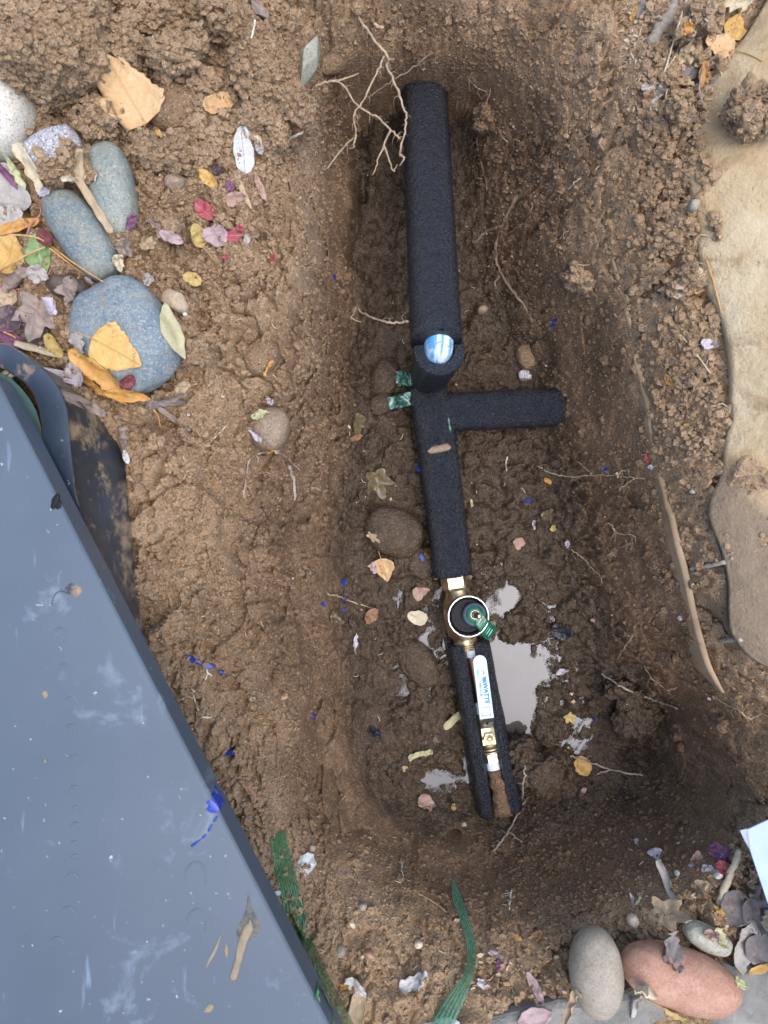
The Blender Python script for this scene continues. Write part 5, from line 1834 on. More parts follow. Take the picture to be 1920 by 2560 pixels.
    (1836, 2270, 86, 76, 70, 'oval', 'mauvegrey', 'grey brown broad leaf below the white sheet', .6, .4),
    (1892, 2290, 96, 90, -50, 'oval', 'mauvegrey', 'dark grey broad leaf below the white sheet edge', .5, .4),
    (1850, 2352, 128, 64, -115, 'oval', 'grey', 'pale twisted leaf on the dark broad leaves', .7, .5, .002),
    (1893, 2366, 84, 78, -30, 'oval', 'mauvegrey', 'dark purple grey leaf right of the pale twisted leaf', .5, .4),
    (1798, 2345, 50, 44, -80, 'oval', 'olive', 'olive grey leaf left of the pale twisted leaf', .6, .4),
    (1775, 2335, 34, 28, 0, 'frag', 'dusk', 'reddish scrap left of the olive grey leaf', .5, .4),
    (1800, 2130, 40, 60, 70, 'frag', 'magenta', 'magenta leaf scrap in the litter left of the white sheet', .6, .5, .002),
    (1806, 2165, 36, 30, -50, 'frag', 'red', 'red scrap below the magenta scrap', .5, .4),
    (1728, 2138, 44, 22, 20, 'frag', 'dusk', 'pinkish orange scrap on the lower right bank', .5, .4),
    (1756, 2159, 26, 14, 0, 'frag', 'lilac', 'small lilac scrap below the orange scraps', .3, .3),
    (1728, 2164, 18, 12, 20, 'frag', 'lilac', 'tiny lilac scrap left of the small lilac scrap', .3, .3),
    (1756, 2207, 46, 20, -25, 'lance', 'tan', 'tan sliver right of the long pale curled leaf', .5, .3),
    (1790, 2268, 40, 14, -60, 'lance', 'amber', 'thin amber sliver left of the grey broad leaf', .5, .3),
    (1880, 2210, 60, 50, 30, 'frag', 'greybrown', 'brown crumpled leaf under the white sheet edge', .7, .6, .004),
    (1860, 2180, 50, 40, 70, 'frag', 'tan', 'tan crumpled leaf under the white sheet corner', .7, .6, .003),
    (1910, 2285, 50, 60, -60, 'frag', 'cream', 'pale crumpled leaf at the right edge', .7, .5, .003),
    (1612, 2462, 92, 40, -65, 'strip', 'cream', 'cream curled leaf between the egg and pink stones', .9, .5, .002),
    (1578, 2490, 104, 30, -80, 'strip', 'grey', 'grey rolled leaf beside the egg shaped cobble', 1.5, .3),
    (1690, 2530, 76, 34, -12, 'oval', 'yellow', 'yellow leaf under the pink stone', .6, .4, .0012, 44),
    (1832, 2434, 44, 24, -20, 'oval', 'palegreen', 'yellow green leaf at the right end of the pink stone', .4, .3),
    (1900, 2420, 70, 18, 15, 'lance', 'amber', 'amber sliver on the flagstone', .5, .3),
    (1413, 2465, 84, 28, -95, 'strip', 'tan', 'tan rolled leaf left of the egg shaped cobble', 1.4, .3),
    (1336, 2464, 74, 24, -68, 'lance', 'pink', 'pink narrow leaf near the egg shaped cobble', .5, .3),
    (1196, 2440, 46, 26, -20, 'lobed', 'lilac', 'small pale lobed leaf right of the curved green tape', .5, .4),
    (1036, 2456, 74, 30, 32, 'strip', 'white', 'white torn leaf left of the curved green tape', .4, .4),
    (890, 2447, 62, 26, -40, 'frag', 'white', 'white crumpled leaf right of the wide green tape', .5, .4, .002),
    (870, 2462, 36, 12, 0, 'strip', 'orange', 'small orange sliver beside the white crumpled leaf', .4, .3),
    (892, 2520, 120, 50, 80, 'lance', 'tan', 'big beige folded leaf at the bottom edge', .9, .3),
    (1337, 2545, 90, 44, 15, 'oval', 'pink', 'pinkish tan leaf at the bottom edge', .4, .4),
    (1568, 2343, 26, 20, 40, 'frag', 'lilac', 'small lilac scrap above the egg shaped cobble', .3, .3),
    (1569, 2228, 12, 18, 0, 'frag', 'lilac', 'tiny lilac scrap on the lower bank', .3, .3),
    (1245, 2400, 16, 24, 0, 'frag', 'magenta', 'magenta scrap right of the curved green tape', .3, .3),
    (1240, 2385, 40, 16, -30, 'frag', 'pink', 'pink scrap above the magenta scrap', .3, .3),
    (1294, 2341, 16, 18, 40, 'frag', 'amber', 'tiny amber scrap on the lower bank', .3, .3),
    (1348, 2340, 26, 34, 10, 'frag', 'brown', 'dark brown scrap on the lower bank', .5, .4),
    (1052, 1884, 60, 14, 15, 'strip', 'olive', 'yellowish seed tuft floating on the watery mud', .5, .4, .003),
]
for L_ in LEAVES:
    leaf(*L_)

# ------------------------------------------------------------------ loose soil crumbs (one mass)
def free(p):
    """no leaf lies over this spot"""
    o_ = Vector((p[0], p[1], p[2] + .05))
    dn = Vector((0, 0, -1))
    for b in LEAFB:
        h = b.ray_cast(o_, dn, .08)
        if h[0] is not None:
            return False
    return True


def scatter(count, rlo, rhi, power, sub, seed, region=None, wmax=1.0, thr=0.15):
    rg = np.random.default_rng(seed)
    Vt, Ft = ICO[sub]
    temps = []
    for k in range(5):
        d = 1 + .30 * fbm(Vt + 10 * k, 1.3, 2, k) + .12 * rg.normal(size=len(Vt)) * (sub < 3)
        temps.append(Vt * d[:, None])
    k = rg.integers(0, len(GV), count * 6)
    m = (np.abs(GV[k, 0]) < .46) & (np.abs(GV[k, 1]) < .585)
    k = k[m]
    p = np.clip((CC[k] - thr), 0, 1) ** 1.3 * (1 - .85 * SS[k]) * (1 - sstep(.55, .9, WW[k]) * .85)
    k = k[rg.random(len(k)) < p * 1.6][:count]
    k = np.array([q for q in k if free(GV[q])], int)
    n = len(k)
    r = rlo + (rhi - rlo) * rg.random(n) ** power
    nv, nf = len(Vt), len(Ft)
    V = np.empty((n, nv, 3))
    for i in range(n):
        a, b, c = rg.random(3) * 6.283
        ca, sa, cb, sb = math.cos(a), math.sin(a), math.cos(b), math.sin(b)
        Mx = np.array([[ca, -sa, 0], [sa, ca, 0], [0, 0, 1]]) @ np.array([[1, 0, 0], [0, cb, -sb], [0, sb, cb]])
        s = r[i] * np.array([1, rg.uniform(.7, 1), rg.uniform(.6, .95)])
        V[i] = (temps[i % 5] * s) @ Mx.T + GV[k[i]] + (0, 0, r[i] * .35)
    F = (Ft[None] + (np.arange(n) * nv)[:, None, None]).reshape(-1, 3)
    return V.reshape(-1, 3), F, np.repeat(WW[k], nv)


Va, Fa, Wa = scatter(2200, .0026, .0075, 3.0, 2, 5, thr=.3)
Vb, Fb, Wb = scatter(16000, .0009, .0026, 1.6, 1, 6, thr=.1)
# granules lying on the crumbly bank and on the clods themselves
Vc, Fc = [], []
rg = np.random.default_rng(15)
Vt, Ft = ICO[1]
base = 0
for x0, y0, x1, y1, cnt in ((0, 0, 720, 460, 5200), (230, 380, 700, 720, 1800), (420, 680, 640, 1300, 900), (1600, 0, 1840, 420, 1500), (1640, 400, 1800, 1150, 1400), (1840, 220, 1935, 350, 500), (350, 1350, 520, 1800, 700), (430, 950, 800, 2250, 3000), (1230, 60, 1680, 900, 1800), (1400, 900, 1760, 1600, 900), (620, 60, 860, 500, 900), (740, 240, 870, 1250, 1500), (1180, 300, 1420, 1150, 1200), (860, 10, 1300, 180, 500), (1250, 1950, 1750, 2350, 1500), (760, 2080, 1500, 2500, 1800)):
    for _ in range(cnt):
        x, y = rg.uniform(x0, x1), rg.uniform(y0, y1)
        d_ = Vector(((x - 960) / FPX, -(y - 1280) / FPX, -1)).normalized()
        bs = cast(CAMP, d_)
        if bs is None:
            continue
        q_ = [b for b in (b_.ray_cast(CAMP, d_) for b_ in SOILS) if b[0] is not None]
        if not q_ or min(b[3] for b in q_) > bs[3] + 1e-5:
            continue
        p = bs[0]
        if not free(p):
            continue
        r_ = .0009 + (.0046 if (x < 620 and y < 420) or x > 1600 else .0028) * rg.random() ** 2.4
        Vc.append(Vt * (1 + .30 * rg.normal(size=(len(Vt), 1))) * r_ * np.array([1, rg.uniform(.7, 1), .8]) + np.array(p) + (0, 0, r_ * .4))
        Fc.append(Ft + base)
        base += len(Vt)
Vc, Fc = np.concatenate(Vc), np.concatenate(Fc)
Wc = bilin(WW.reshape(ny, nx)[9:-9, 9:-9], gx[0], gy[0], STEP, Vc[:, 0], Vc[:, 1]) * .8
V = np.r_[Va, Vb, Vc]
F = np.r_[Fa, Fb + len(Va), Fc + len(Va) + len(Vb)]
mk('soil_crumbs', V, F.tolist(), M_SOIL, smooth=False, loc=(0, 0, 0), attrs={'wet': np.r_[Wa * .92, Wb * .92, Wc]})
tag(bpy.data.objects['soil_crumbs'], 'loose brown soil crumbs strewn over the bank and walls', None, None, 'stuff')

# ------------------------------------------------------------------ roots, twigs, needles
def fibre_material(name, c1, c2, rough=.8):
    t = NT(name)
    t.set(Base_Color=t.mix(t.ramp(t.noise(130, 5, .7), (.36, 0.0), (.66, 1.0)), c1, c2), Roughness=rough, Normal=t.bump(t.noise(400, 5, .7), .7, .001))
    return t.m


M_ROOT = fibre_material('pale_root', (.27, .19, .12), (.48, .37, .26))
M_ROOTD = fibre_material('brown_root', (.16, .105, .07), (.27, .19, .13))
M_ROOTW = fibre_material('white_root', (.55, .55, .44), (.70, .70, .60))
M_TWIG = fibre_material('grey_twig', (.24, .19, .15), (.40, .34, .28))
M_NEEDLE = fibre_material('needle', (.46, .24, .08), (.60, .38, .16), .5)
M_STRAW = fibre_material('straw', (.50, .42, .28), (.64, .56, .40))
M_RSTEM = fibre_material('red_stem', (.40, .13, .13), (.52, .24, .22), .5)


def path(pts, lift, zs=None):
    out = []
    for i, (x, y) in enumerate(pts):
        if zs:
            out.append(at(x, y, zs[i]))
        else:
            p = hit(x, y)
            out.append(p + Vector((0, 0, lift)))
    return out


def fibre(name, pts, r0, r1, mat, label, cat, group, lift=.001, zs=None, hair=0, wob=.0006, sides=7, branches=(), seg=6):
    if cat == 'straw':
        name = 'straw'
    rg = random.Random(len(label) * 31 + int(pts[0][0]))
    P = path(pts, lift, zs)
    n = max(8, seg * (len(P) - 1))
    C = catmull(P, n)
    C = [c + Vector((rg.gauss(0, wob), rg.gauss(0, wob), rg.gauss(0, wob * .6))) for c in C]
    r0, r1 = (r0 * .82, r1 * .82) if name == 'root' else (r0, r1)
    rr = [(r0 + (r1 - r0) * i / n) * rg.uniform(.80, 1.2) for i in range(n + 1)]
    V, F, U = tube(C, rr, sides)
    for b_ in branches:
        bp, bz = b_[0], (b_[1] if len(b_) > 1 else None)
        Bp = path(bp, lift, bz)
        k = max(6, 5 * (len(Bp) - 1))
        Bc = [c + Vector((rg.gauss(0, wob), rg.gauss(0, wob), 0)) for c in catmull(Bp, k)]
        v, f, u = tube(Bc, [(r0 * .62 * (1 - i / k) + r1 * .6) for i in range(k + 1)], 6, len(V))
        V += v
        F += f
    for _ in range(hair):
        i = rg.randrange(1, n)
        d = (C[min(i + 1, n)] - C[i - 1]).normalized()
        s = Vector((rg.gauss(0, 1), rg.gauss(0, 1), rg.gauss(0, .5)))
        s = (s - d * s.dot(d)).normalized()
        ln_ = rg.uniform(.004, .014)
        hp_ = [C[i], C[i] + (s + d * rg.uniform(-.2, .8)) * ln_ * .5, C[i] + (s * .8 + d * rg.uniform(.2, 1) + Vector((0, 0, -.3))) * ln_]
        v, f, u = tube(catmull(hp_, 4), [.00035, .0003, .00025, .0002, .00012], 4, len(V))
        V += v
        F += f
    o = mk(name, V, F, mat)
    return tag(o, label, cat, group)


RG = 'roots hanging from and lying on the pit walls'
fibre('root', [(868, 12), (899, 48), (933, 96), (971, 145), (966, 166), (986, 207), (1010, 270), (1015, 309), (998, 386)], .0022, .0016, M_ROOT,
      'longest pale root hanging from the top wall across the upper pipe', 'root', RG, zs=[-.06, -.075, -.08, -.085, -.09, -.095, -.105, -.11, -.12], hair=26,
      branches=[([(935, 60), (958, 72), (940, 66)], [-.075, -.075, -.075]), ([(971, 150), (985, 148)], [-.085, -.08]), ([(998, 386), (1010, 395), (1000, 415)], [-.12, -.125, -.13])])
fibre('root', [(960, 142), (937, 193), (908, 251), (884, 289), (889, 337), (860, 366), (812, 429)], .0017, .0011, M_ROOT,
      'pale forked root reaching down left from the longest root', 'root', RG, zs=[-.086, -.092, -.10, -.105, -.12, -.13, -.14], hair=22, branches=[([(889, 337), (884, 365), (875, 372)], [-.12, -.125, -.13])])
fibre('root', [(778, 227), (800, 212), (836, 202), (865, 222), (894, 265), (937, 289), (976, 323), (1000, 347)], .0017, .0014, M_ROOT,
      'pale root arching from the left wall to the upper pipe', 'root', RG, zs=[-.085, -.09, -.095, -.10, -.11, -.118, -.12, -.12], hair=24,
      branches=[([(836, 202), (870, 195), (896, 184)], [-.115, -.12, -.12]), ([(976, 323), (960, 362), (945, 400), (932, 438)], [-.12, -.13, -.135, -.14]), ([(960, 362), (972, 400), (985, 428), (992, 410)], [-.13, -.14, -.145, -.15])])
fibre('root', [(918, 246), (950, 222), (986, 198), (1034, 169), (1082, 130)], .0010, .0013, M_ROOTD, 'thin brown root behind the longest root', 'root', RG, zs=[-.13, -.125, -.12, -.115, -.10], hair=10)
fibre('root', [(1035, 100), (1040, 140), (1042, 175), (1045, 205)], .0007, .0006, M_ROOTD, 'thin root hanging above the end of the upper pipe', 'root', RG, lift=.012, hair=6)
fibre('root', [(1154, 174), (1150, 231), (1137, 270)], .0007, .0005, M_ROOTD, 'thin root hanging right of the upper pipe end', 'root', RG, lift=.008, hair=5)
fibre('root', [(1140, 145), (1137, 165), (1130, 197)], .0008, .0005, M_ROOT, 'short root on the top wall', 'root', RG, lift=.004, hair=4)
fibre('root', [(1169, 202), (1190, 222), (1217, 236)], .0007, .0006, M_ROOT, 'short slanting root on the right wall', 'root', RG, lift=.004, hair=4)
fibre('root', [(1227, 226), (1215, 262), (1205, 285)], .0007, .0007, M_ROOTD, 'short root above the root bound clod', 'root', RG, lift=.006, hair=6)
fibre('root', [(1204, 310), (1195, 340), (1193, 366), (1207, 424), (1214, 452), (1217, 476)], .0016, .0012, M_ROOTD, 'brown root running down from the root bound clod', 'root', RG, lift=.003, hair=12,
      branches=[([(1196, 300), (1175, 315), (1160, 330)],)])
fibre('root', [(1294, 490), (1264, 547), (1239, 610), (1242, 654), (1257, 693), (1278, 724), (1307, 760), (1329, 806)], .0034, .0022, M_ROOTD,
      'thick muddy root curving down the right wall', 'root', RG, lift=.0015, hair=14, branches=[([(1244, 570), (1216, 580), (1196, 595), (1180, 615)],), ([(1250, 690), (1238, 708), (1240, 740)],)])
fibre('root', [(1270, 590), (1295, 568), (1330, 553)], .0006, .0009, M_NEEDLE, 'thin orange tipped root right of the thick root', 'root', RG, lift=.003)
fibre('root', [(1396, 600), (1418, 580), (1440, 565)], .0009, .0006, M_ROOT, 'short pale root on the upper right wall', 'root', RG, lift=.002, hair=6)
fibre('root', [(1420, 658), (1440, 666), (1475, 662), (1500, 650)], .0006, .0006, M_ROOT, 'pale rootlet above the pale crumbly clod', 'root', RG, lift=.003, hair=4)
fibre('root', [(1418, 477), (1440, 455), (1452, 446)], .0010, .0008, M_STRAW, 'short white straw on the upper right wall', 'straw', None, lift=.002)
fibre('root', [(1450, 350), (1485, 330), (1535, 312)], .0008, .0010, M_ROOT, 'pale root on the right rim of the pit', 'root', RG, lift=.002, hair=8)
fibre('root', [(1550, 318), (1562, 345), (1567, 385)], .0009, .0005, M_ROOT, 'pale rootlet hanging from the right rim', 'root', RG, lift=.002, hair=4)
fibre('root', [(862, 798), (878, 778), (891, 770), (912, 786), (936, 797), (969, 806), (1000, 806), (1021, 804)], .0013, .0017, M_ROOT, 'pale root from the left wall touching the upper pipe', 'root', RG,
      zs=[-.205, -.18, -.15, -.125, -.105, -.09, -.085, -.08], hair=8, branches=[([(891, 770), (880, 795), (905, 805)], [-.15, -.165, -.16])])
fibre('root', [(1340, 1166), (1377, 1183), (1419, 1192), (1473, 1189), (1521, 1187), (1582, 1195), (1608, 1196)], .0012, .0011, M_ROOT, 'long pale root running right across the wall below the branch pipe', 'root', RG, lift=.004, hair=14,
      branches=[([(1476, 1187), (1460, 1170), (1443, 1154)],), ([(1582, 1195), (1560, 1212), (1545, 1225)],), ([(1540, 1188), (1560, 1176), (1570, 1180)],)])
fibre('root', [(1515, 1305), (1528, 1315), (1539, 1333), (1569, 1335), (1586, 1342)], .0014, .0010, M_ROOT, 'bent root sticking out of the right wall', 'root', RG, lift=.004, hair=8)
fibre('root', [(1520, 1385), (1540, 1375), (1560, 1362), (1580, 1358)], .0008, .0008, M_ROOT, 'fuzzy tuft of rootlets on the right wall', 'root', RG, lift=.004, hair=50)
fibre('root', [(1428, 1372), (1450, 1390), (1467, 1406), (1485, 1428), (1500, 1442), (1508, 1481)], .0008, .0007, M_ROOT, 'thin root slanting along the foot of the right wall', 'root', RG, lift=.002, hair=8)
fibre('root', [(1612, 1409), (1636, 1422), (1660, 1424)], .0009, .0006, M_ROOT, 'short root left of the edging strip', 'root', RG, lift=.003, hair=4)
fibre('root', [(1500, 1682), (1528, 1700), (1557, 1718), (1613, 1742), (1650, 1755), (1690, 1768)], .0016, .0017, M_TWIG, 'long grey root over the dark clods at right', 'root', RG, lift=.006, hair=14)
fibre('root', [(1605, 1662), (1617, 1682), (1630, 1698), (1650, 1714), (1666, 1722), (1688, 1718)], .0008, .0007, M_ROOT, 'thin hooked root above the cavity', 'root', RG, lift=.006, hair=4)
fibre('root', [(1560, 1560), (1578, 1590), (1560, 1615), (1540, 1650)], .0007, .0006, M_ROOT, 'thin rootlet on the lower right wall', 'root', RG, lift=.003, hair=4)
fibre('root', [(1779, 1738), (1802, 1752), (1828, 1767), (1850, 1780), (1872, 1795), (1896, 1785), (1930, 1788)], .0013, .0011, M_ROOT, 'hairy pale root below the edging strip', 'root', RG, lift=.003, hair=26)
fibre('root', [(1424, 1888), (1448, 1895), (1472, 1904), (1525, 1922), (1565, 1930), (1605, 1936)], .0013, .0016, M_TWIG, 'grey root over the oval amber leaf', 'root', RG, lift=.004, hair=10, branches=[([(1525, 1922), (1490, 1934)],)])
fibre('root', [(1308, 1908), (1308, 1935), (1306, 1961), (1300, 1995), (1291, 2030), (1267, 2075), (1250, 2098), (1232, 2120)], .0013, .0018, M_TWIG, 'long grey root right of the split sleeve end', 'root', RG, lift=.008, hair=14,
      branches=[([(1291, 2030), (1305, 2005), (1318, 1986)],), ([(1270, 2072), (1290, 2090), (1305, 2098)],)])
fibre('root', [(515, 1668), (519, 1687), (510, 1705), (489, 1730), (491, 1763), (507, 1790), (531, 1793)], .0010, .0012, M_ROOTW, 'white branching rootlet below the large blue paint chip', 'root', RG, lift=.0015, hair=10, branches=[([(489, 1730), (480, 1722)],), ([(519, 1683), (530, 1687)],)])
fibre('twig', [(610, 1244), (616, 1200), (624, 1153), (646, 1135), (689, 1126)], .0011, .0010, M_TWIG, 'bent grey twig below the mud coated oval stone', 'twig', 'twigs and stems', lift=.002, wob=.0004)
fibre('twig', [(689, 1126), (715, 1142), (735, 1160), (751, 1175)], .0010, .0008, M_TWIG, 'short grey twig right of the bent twig', 'twig', 'twigs and stems', lift=.002, wob=.0004)
fibre('twig', [(722, 1165), (733, 1200), (737, 1250)], .0028, .0022, M_TWIG, 'rough grey brown stick below the short grey twig', 'twig', 'twigs and stems', lift=.001, wob=.0006)
fibre('twig', [(527, 1104), (552, 1080), (577, 1055)], .0010, .0010, M_STRAW, 'straight pale twig left of the mud coated oval stone', 'twig', 'twigs and stems', lift=.002, wob=.0001)
fibre('twig', [(820, 1484), (845, 1490), (870, 1500), (905, 1512), (939, 1522)], .0012, .0008, M_ROOT, 'pale twig on the mud at the left of the floor', 'twig', 'twigs and stems', lift=.002)
fibre('twig', [(769, 1222), (785, 1219), (801, 1226)], .0011, .0010, M_ROOT, 'short pale twig on the left wall', 'twig', 'twigs and stems', lift=.002)
fibre('twig', [(690, 382), (720, 355), (760, 330), (792, 318)], .0015, .0012, M_TWIG, 'brown twig on the edge of the crumbly bank', 'twig', 'twigs and stems', lift=.002)
fibre('twig', [(640, 52), (636, 78), (630, 102)], .0010, .0009, M_ROOTW, 'white stalk under the dark dead leaf', 'twig', 'twigs and stems', lift=.004, wob=.0002)
fibre('twig', [(1268, 1142), (1264, 1160), (1266, 1176)], .0010, .0009, M_STRAW, 'pale green straw piece below the branch pipe', 'straw', None, lift=.002, wob=.0001)
fibre('twig', [(1625, 112), (1650, 75), (1680, 30), (1692, 0)], .0070, .0075, M_TWIG, 'flat grey stick at the top right', 'twig', 'twigs and stems', lift=.0, wob=.0006)
fibre('twig', [(1655, 190), (1672, 130), (1690, 70), (1712, 0)], .0009, .0009, M_STRAW, 'long straw crossing the flat grey stick', 'straw', None, lift=.008, wob=.0003)
fibre('twig', [(1660, 188), (1675, 160), (1688, 140)], .0009, .0008, M_STRAW, 'short straw below the long straw', 'straw', None, lift=.005, wob=.0003)
fibre('twig', [(1755, 170), (1745, 235), (1768, 290)], .0010, .0009, M_TWIG, 'dark thin twig at the boulder edge', 'twig', 'twigs and stems', lift=.004, wob=.0003)
fibre('twig', [(1763, 650), (1775, 690), (1790, 740), (1800, 785)], .0009, .0009, M_NEEDLE, 'dry straws lying along the boulder edge', 'straw', None, lift=.003, wob=.0004, branches=[([(1735, 735), (1760, 730), (1782, 726)],), ([(1740, 745), (1765, 728)],)])
fibre('twig', [(1692, 830), (1735, 880), (1774, 935)], .0006, .0007, M_STRAW, 'thin straight straw on the right rim', 'straw', None, lift=.002, wob=.0002)
fibre('twig', [(1843, 2125), (1830, 2160), (1815, 2200), (1800, 2240), (1795, 2260)], .0035, .0045, M_STRAW, 'pale dry stem beside the white sheet', 'twig', 'twigs and stems', lift=.004, wob=.0005)
fibre('twig', [(545, 1955), (565, 1945), (605, 1943)], .0009, .0011, M_RSTEM, 'reddish twig at the lid edge', 'twig', 'twigs and stems', lift=.002, wob=.0003)
fibre('twig', [(618, 1965), (635, 1985), (648, 2000)], .0006, .0006, M_RSTEM, 'thin red stem below the reddish twig', 'twig', 'twigs and stems', lift=.002, wob=.0003)
fibre('twig', [(1590, 2260), (1600, 2240)], .0018, .0018, M_STRAW, 'short pale stick above the round cream pebble', 'twig', 'twigs and stems', lift=.002, wob=.0002)
fibre('twig', [(1045, 2232), (1080, 2250), (1118, 2280)], .0007, .0009, M_ROOT, 'thin root left of the curved green tape', 'root', RG, lift=.002, wob=.0003)
fibre('twig', [(1002, 2145), (1005, 2170), (1008, 2195)], .0008, .0007, M_ROOTW, 'thin pale rootlet on the lower bank', 'root', RG, lift=.002)
fibre('twig', [(1278, 2225), (1275, 2250), (1272, 2272)], .0012, .0008, M_ROOTW, 'white rootlet tuft right of the curved tape tip', 'root', RG, lift=.002, hair=14)
ND = 'dry pine needles'
fibre('pine_needle', [(-10, 594), (45, 592), (95, 598), (130, 618), (180, 655), (225, 685), (262, 708)], .0011, .0008, M_NEEDLE, 'long dry pine needle crossing the green leaf', 'pine needle', ND, lift=.005, wob=.0001)
fibre('pine_needle', [(128, 624), (175, 660), (222, 695)], .0009, .0007, M_NEEDLE, 'dry pine needle just below the longest needle', 'pine needle', ND, lift=.004, wob=.0001)
fibre('pine_needle', [(-10, 690), (40, 660), (75, 640), (118, 622)], .0011, .0009, M_NEEDLE, 'dry pine needle slanting up to the green leaf', 'pine needle', ND, lift=.005, wob=.0001)
fibre('stem', [(-5, 722), (40, 726), (75, 722), (110, 705), (130, 680), (141, 666)], .0011, .0009, M_RSTEM, 'curved red leaf stem on the litter', 'stem', 'twigs and stems', lift=.004, wob=.0001)
fibre('stem', [(72, 586), (84, 560), (104, 540), (105, 520)], .0010, .0010, M_RSTEM, 'short pink leaf stem beside the slate cobble', 'stem', 'twigs and stems', lift=.003, wob=.0002)
fibre('stem', [(275, 992), (310, 1008), (355, 1024)], .0010, .0009, M_NEEDLE, 'orange brown stem below the blue cobble', 'stem', 'twigs and stems', lift=.003, wob=.0002)
fibre('stem', [(12, 832), (50, 850), (90, 890), (140, 925), (165, 940)], .0012, .0011, M_NEEDLE, 'brown stem lying along the box flange', 'stem', 'twigs and stems', lift=.003, wob=.0003)
fibre('stem', [(385, 1025), (398, 1045), (402, 1068)], .0012, .0008, M_NEEDLE, 'thin brown stem below the grey strip of bark', 'stem', 'twigs and stems', lift=.002, wob=.0003)

# fine dry litter and rootlets nobody could count
def on_soil(x, y):
    d_ = Vector(((x - 960) / FPX, -(y - 1280) / FPX, -1)).normalized()
    a_ = cast(CAMP, d_)
    q_ = [b[3] for b in (b_.ray_cast(CAMP, d_) for b_ in SOILS) if b[0] is not None]
    return bool(a_ and q_ and min(q_) <= a_[3] + 1e-5)


V, F = [], []
rg = random.Random(12)
zones = [(60, 420, 380, 1060, 110), (1560, 0, 1800, 330, 320), (1690, 560, 1830, 1050, 110), (1560, 2080, 1920, 2380, 160), (1150, 2330, 1420, 2540, 60), (430, 1500, 950, 2250, 60), (420, 560, 700, 1300, 70), (1000, 120, 1500, 700, 60), (860, 300, 1400, 1400, 40), (800, 2200, 1150, 2540, 40)]
for x0, y0, x1, y1, k in zones:
    for _ in range(k):
        x, y = rg.uniform(x0, x1), rg.uniform(y0, y1)
        p = hit(x, y)
        if not on_soil(x, y):
            continue
        a = rg.uniform(0, 6.28)
        l_ = rg.uniform(.003, .011)
        d = Vector((math.cos(a), math.sin(a), 0)) * l_
        q = p + d
        q.z = top(q.x, q.y, p.z + .03) + .001
        if abs(q.z - p.z) > l_:
            continue
        mdl = (p + q) / 2 + Vector((rg.gauss(0, .001), rg.gauss(0, .001), .002))
        r_ = rg.uniform(.0003, .0007)
        v, f, u = tube(catmull([p + Vector((0, 0, .0008)), mdl, q], 4), [r_ * .7, r_, r_, r_, r_ * .5], 4, len(V))
        V += v
        F += f
o = mk('dry_litter', V, F, M_STRAW, loc=(0, 0, 0))
tag(o, 'fine straws and rootlets strewn over the soil', None, None, 'stuff')
V, F = [], []
for x0, y0, x1, y1, k in zones + [(400, 1000, 900, 2300, 60), (1400, 900, 1800, 2200, 60)]:
    for _ in range(int(k * .35)):
        x, y = rg.uniform(x0, x1), rg.uniform(y0, y1)
        p = hit(x, y)
        if not on_soil(x, y):
            continue
        s_ = .0010 + .0038 * rg.random() ** 2
        a = rg.uniform(0, 6.28)
        b = len(V)
        tz = rg.gauss(0, .35)
        nn_ = 5
        for k_ in range(nn_):
            th = a + 6.283 * k_ / nn_
            r_ = s_ * rg.uniform(.6, 1.2)
            V.append(p + Vector((math.cos(th) * r_, math.sin(th) * r_ * .8, .0014 + math.cos(th) * r_ * tz)))
        for k_ in range(nn_):
            V.append(V[b + k_] - Vector((0, 0, .0005)))
        F.append(tuple(range(b, b + nn_)))
        F.append(tuple(reversed(range(b + nn_, b + 2 * nn_))))
        for k_ in range(nn_):
            k2 = (k_ + 1) % nn_
            F.append((b + k2, b + k_, b + nn_ + k_, b + nn_ + k2))
t = NT('leaf_crumbs')
ob = t.sep(t.voro(90, out='Color'))
c = t.ramp(ob[0], (0.0, (.30, .22, .14)), (.3, (.48, .40, .28)), (.5, (.44, .36, .34)), (.65, (.26, .12, .11)), (.8, (.44, .29, .13)), (1.0, (.42, .39, .36)))
t.set(Base_Color=c, Roughness=.7)
o = mk('leaf_crumbs', V, F, t.m, smooth=False, loc=(0, 0, 0))
tag(o, 'tiny crumbs of dry leaf scattered on the soil', None, None, 'stuff')

# ------------------------------------------------------------------ blue paint chips
def chip(px, py, la, lb, rot, label, seed):
    p = hit(px, py)
    m = mpp(p.z)
    n = 16
    rg = random.Random(seed)
    V = []
    for z_ in (0, .0009):
        rg2 = random.Random(seed)
        for k in range(n):
            th = 6.2832 * k / n
            r_ = rg2.uniform(.62, 1.1)
            x_, y_ = math.cos(th) * la * m / 2 * r_, math.sin(th) * lb * m / 2 * r_
            c_, s_ = math.cos(R(rot)), math.sin(R(rot))
            q = Vector((p.x + x_ * c_ - y_ * s_, p.y + x_ * s_ + y_ * c_, 0))
            q.z = max(top(q.x, q.y, p.z + .04), p.z - .002) + .0022 + z_
            V.append(q)
    F = [tuple(reversed(range(n))), tuple(range(n, 2 * n))] + [(k, (k + 1) % n, n + (k + 1) % n, n + k) for k in range(n)]
    tag(mk('paint_chip', V, F, M_PAINT, smooth=False), label, 'paint chip', 'blue paint chips')


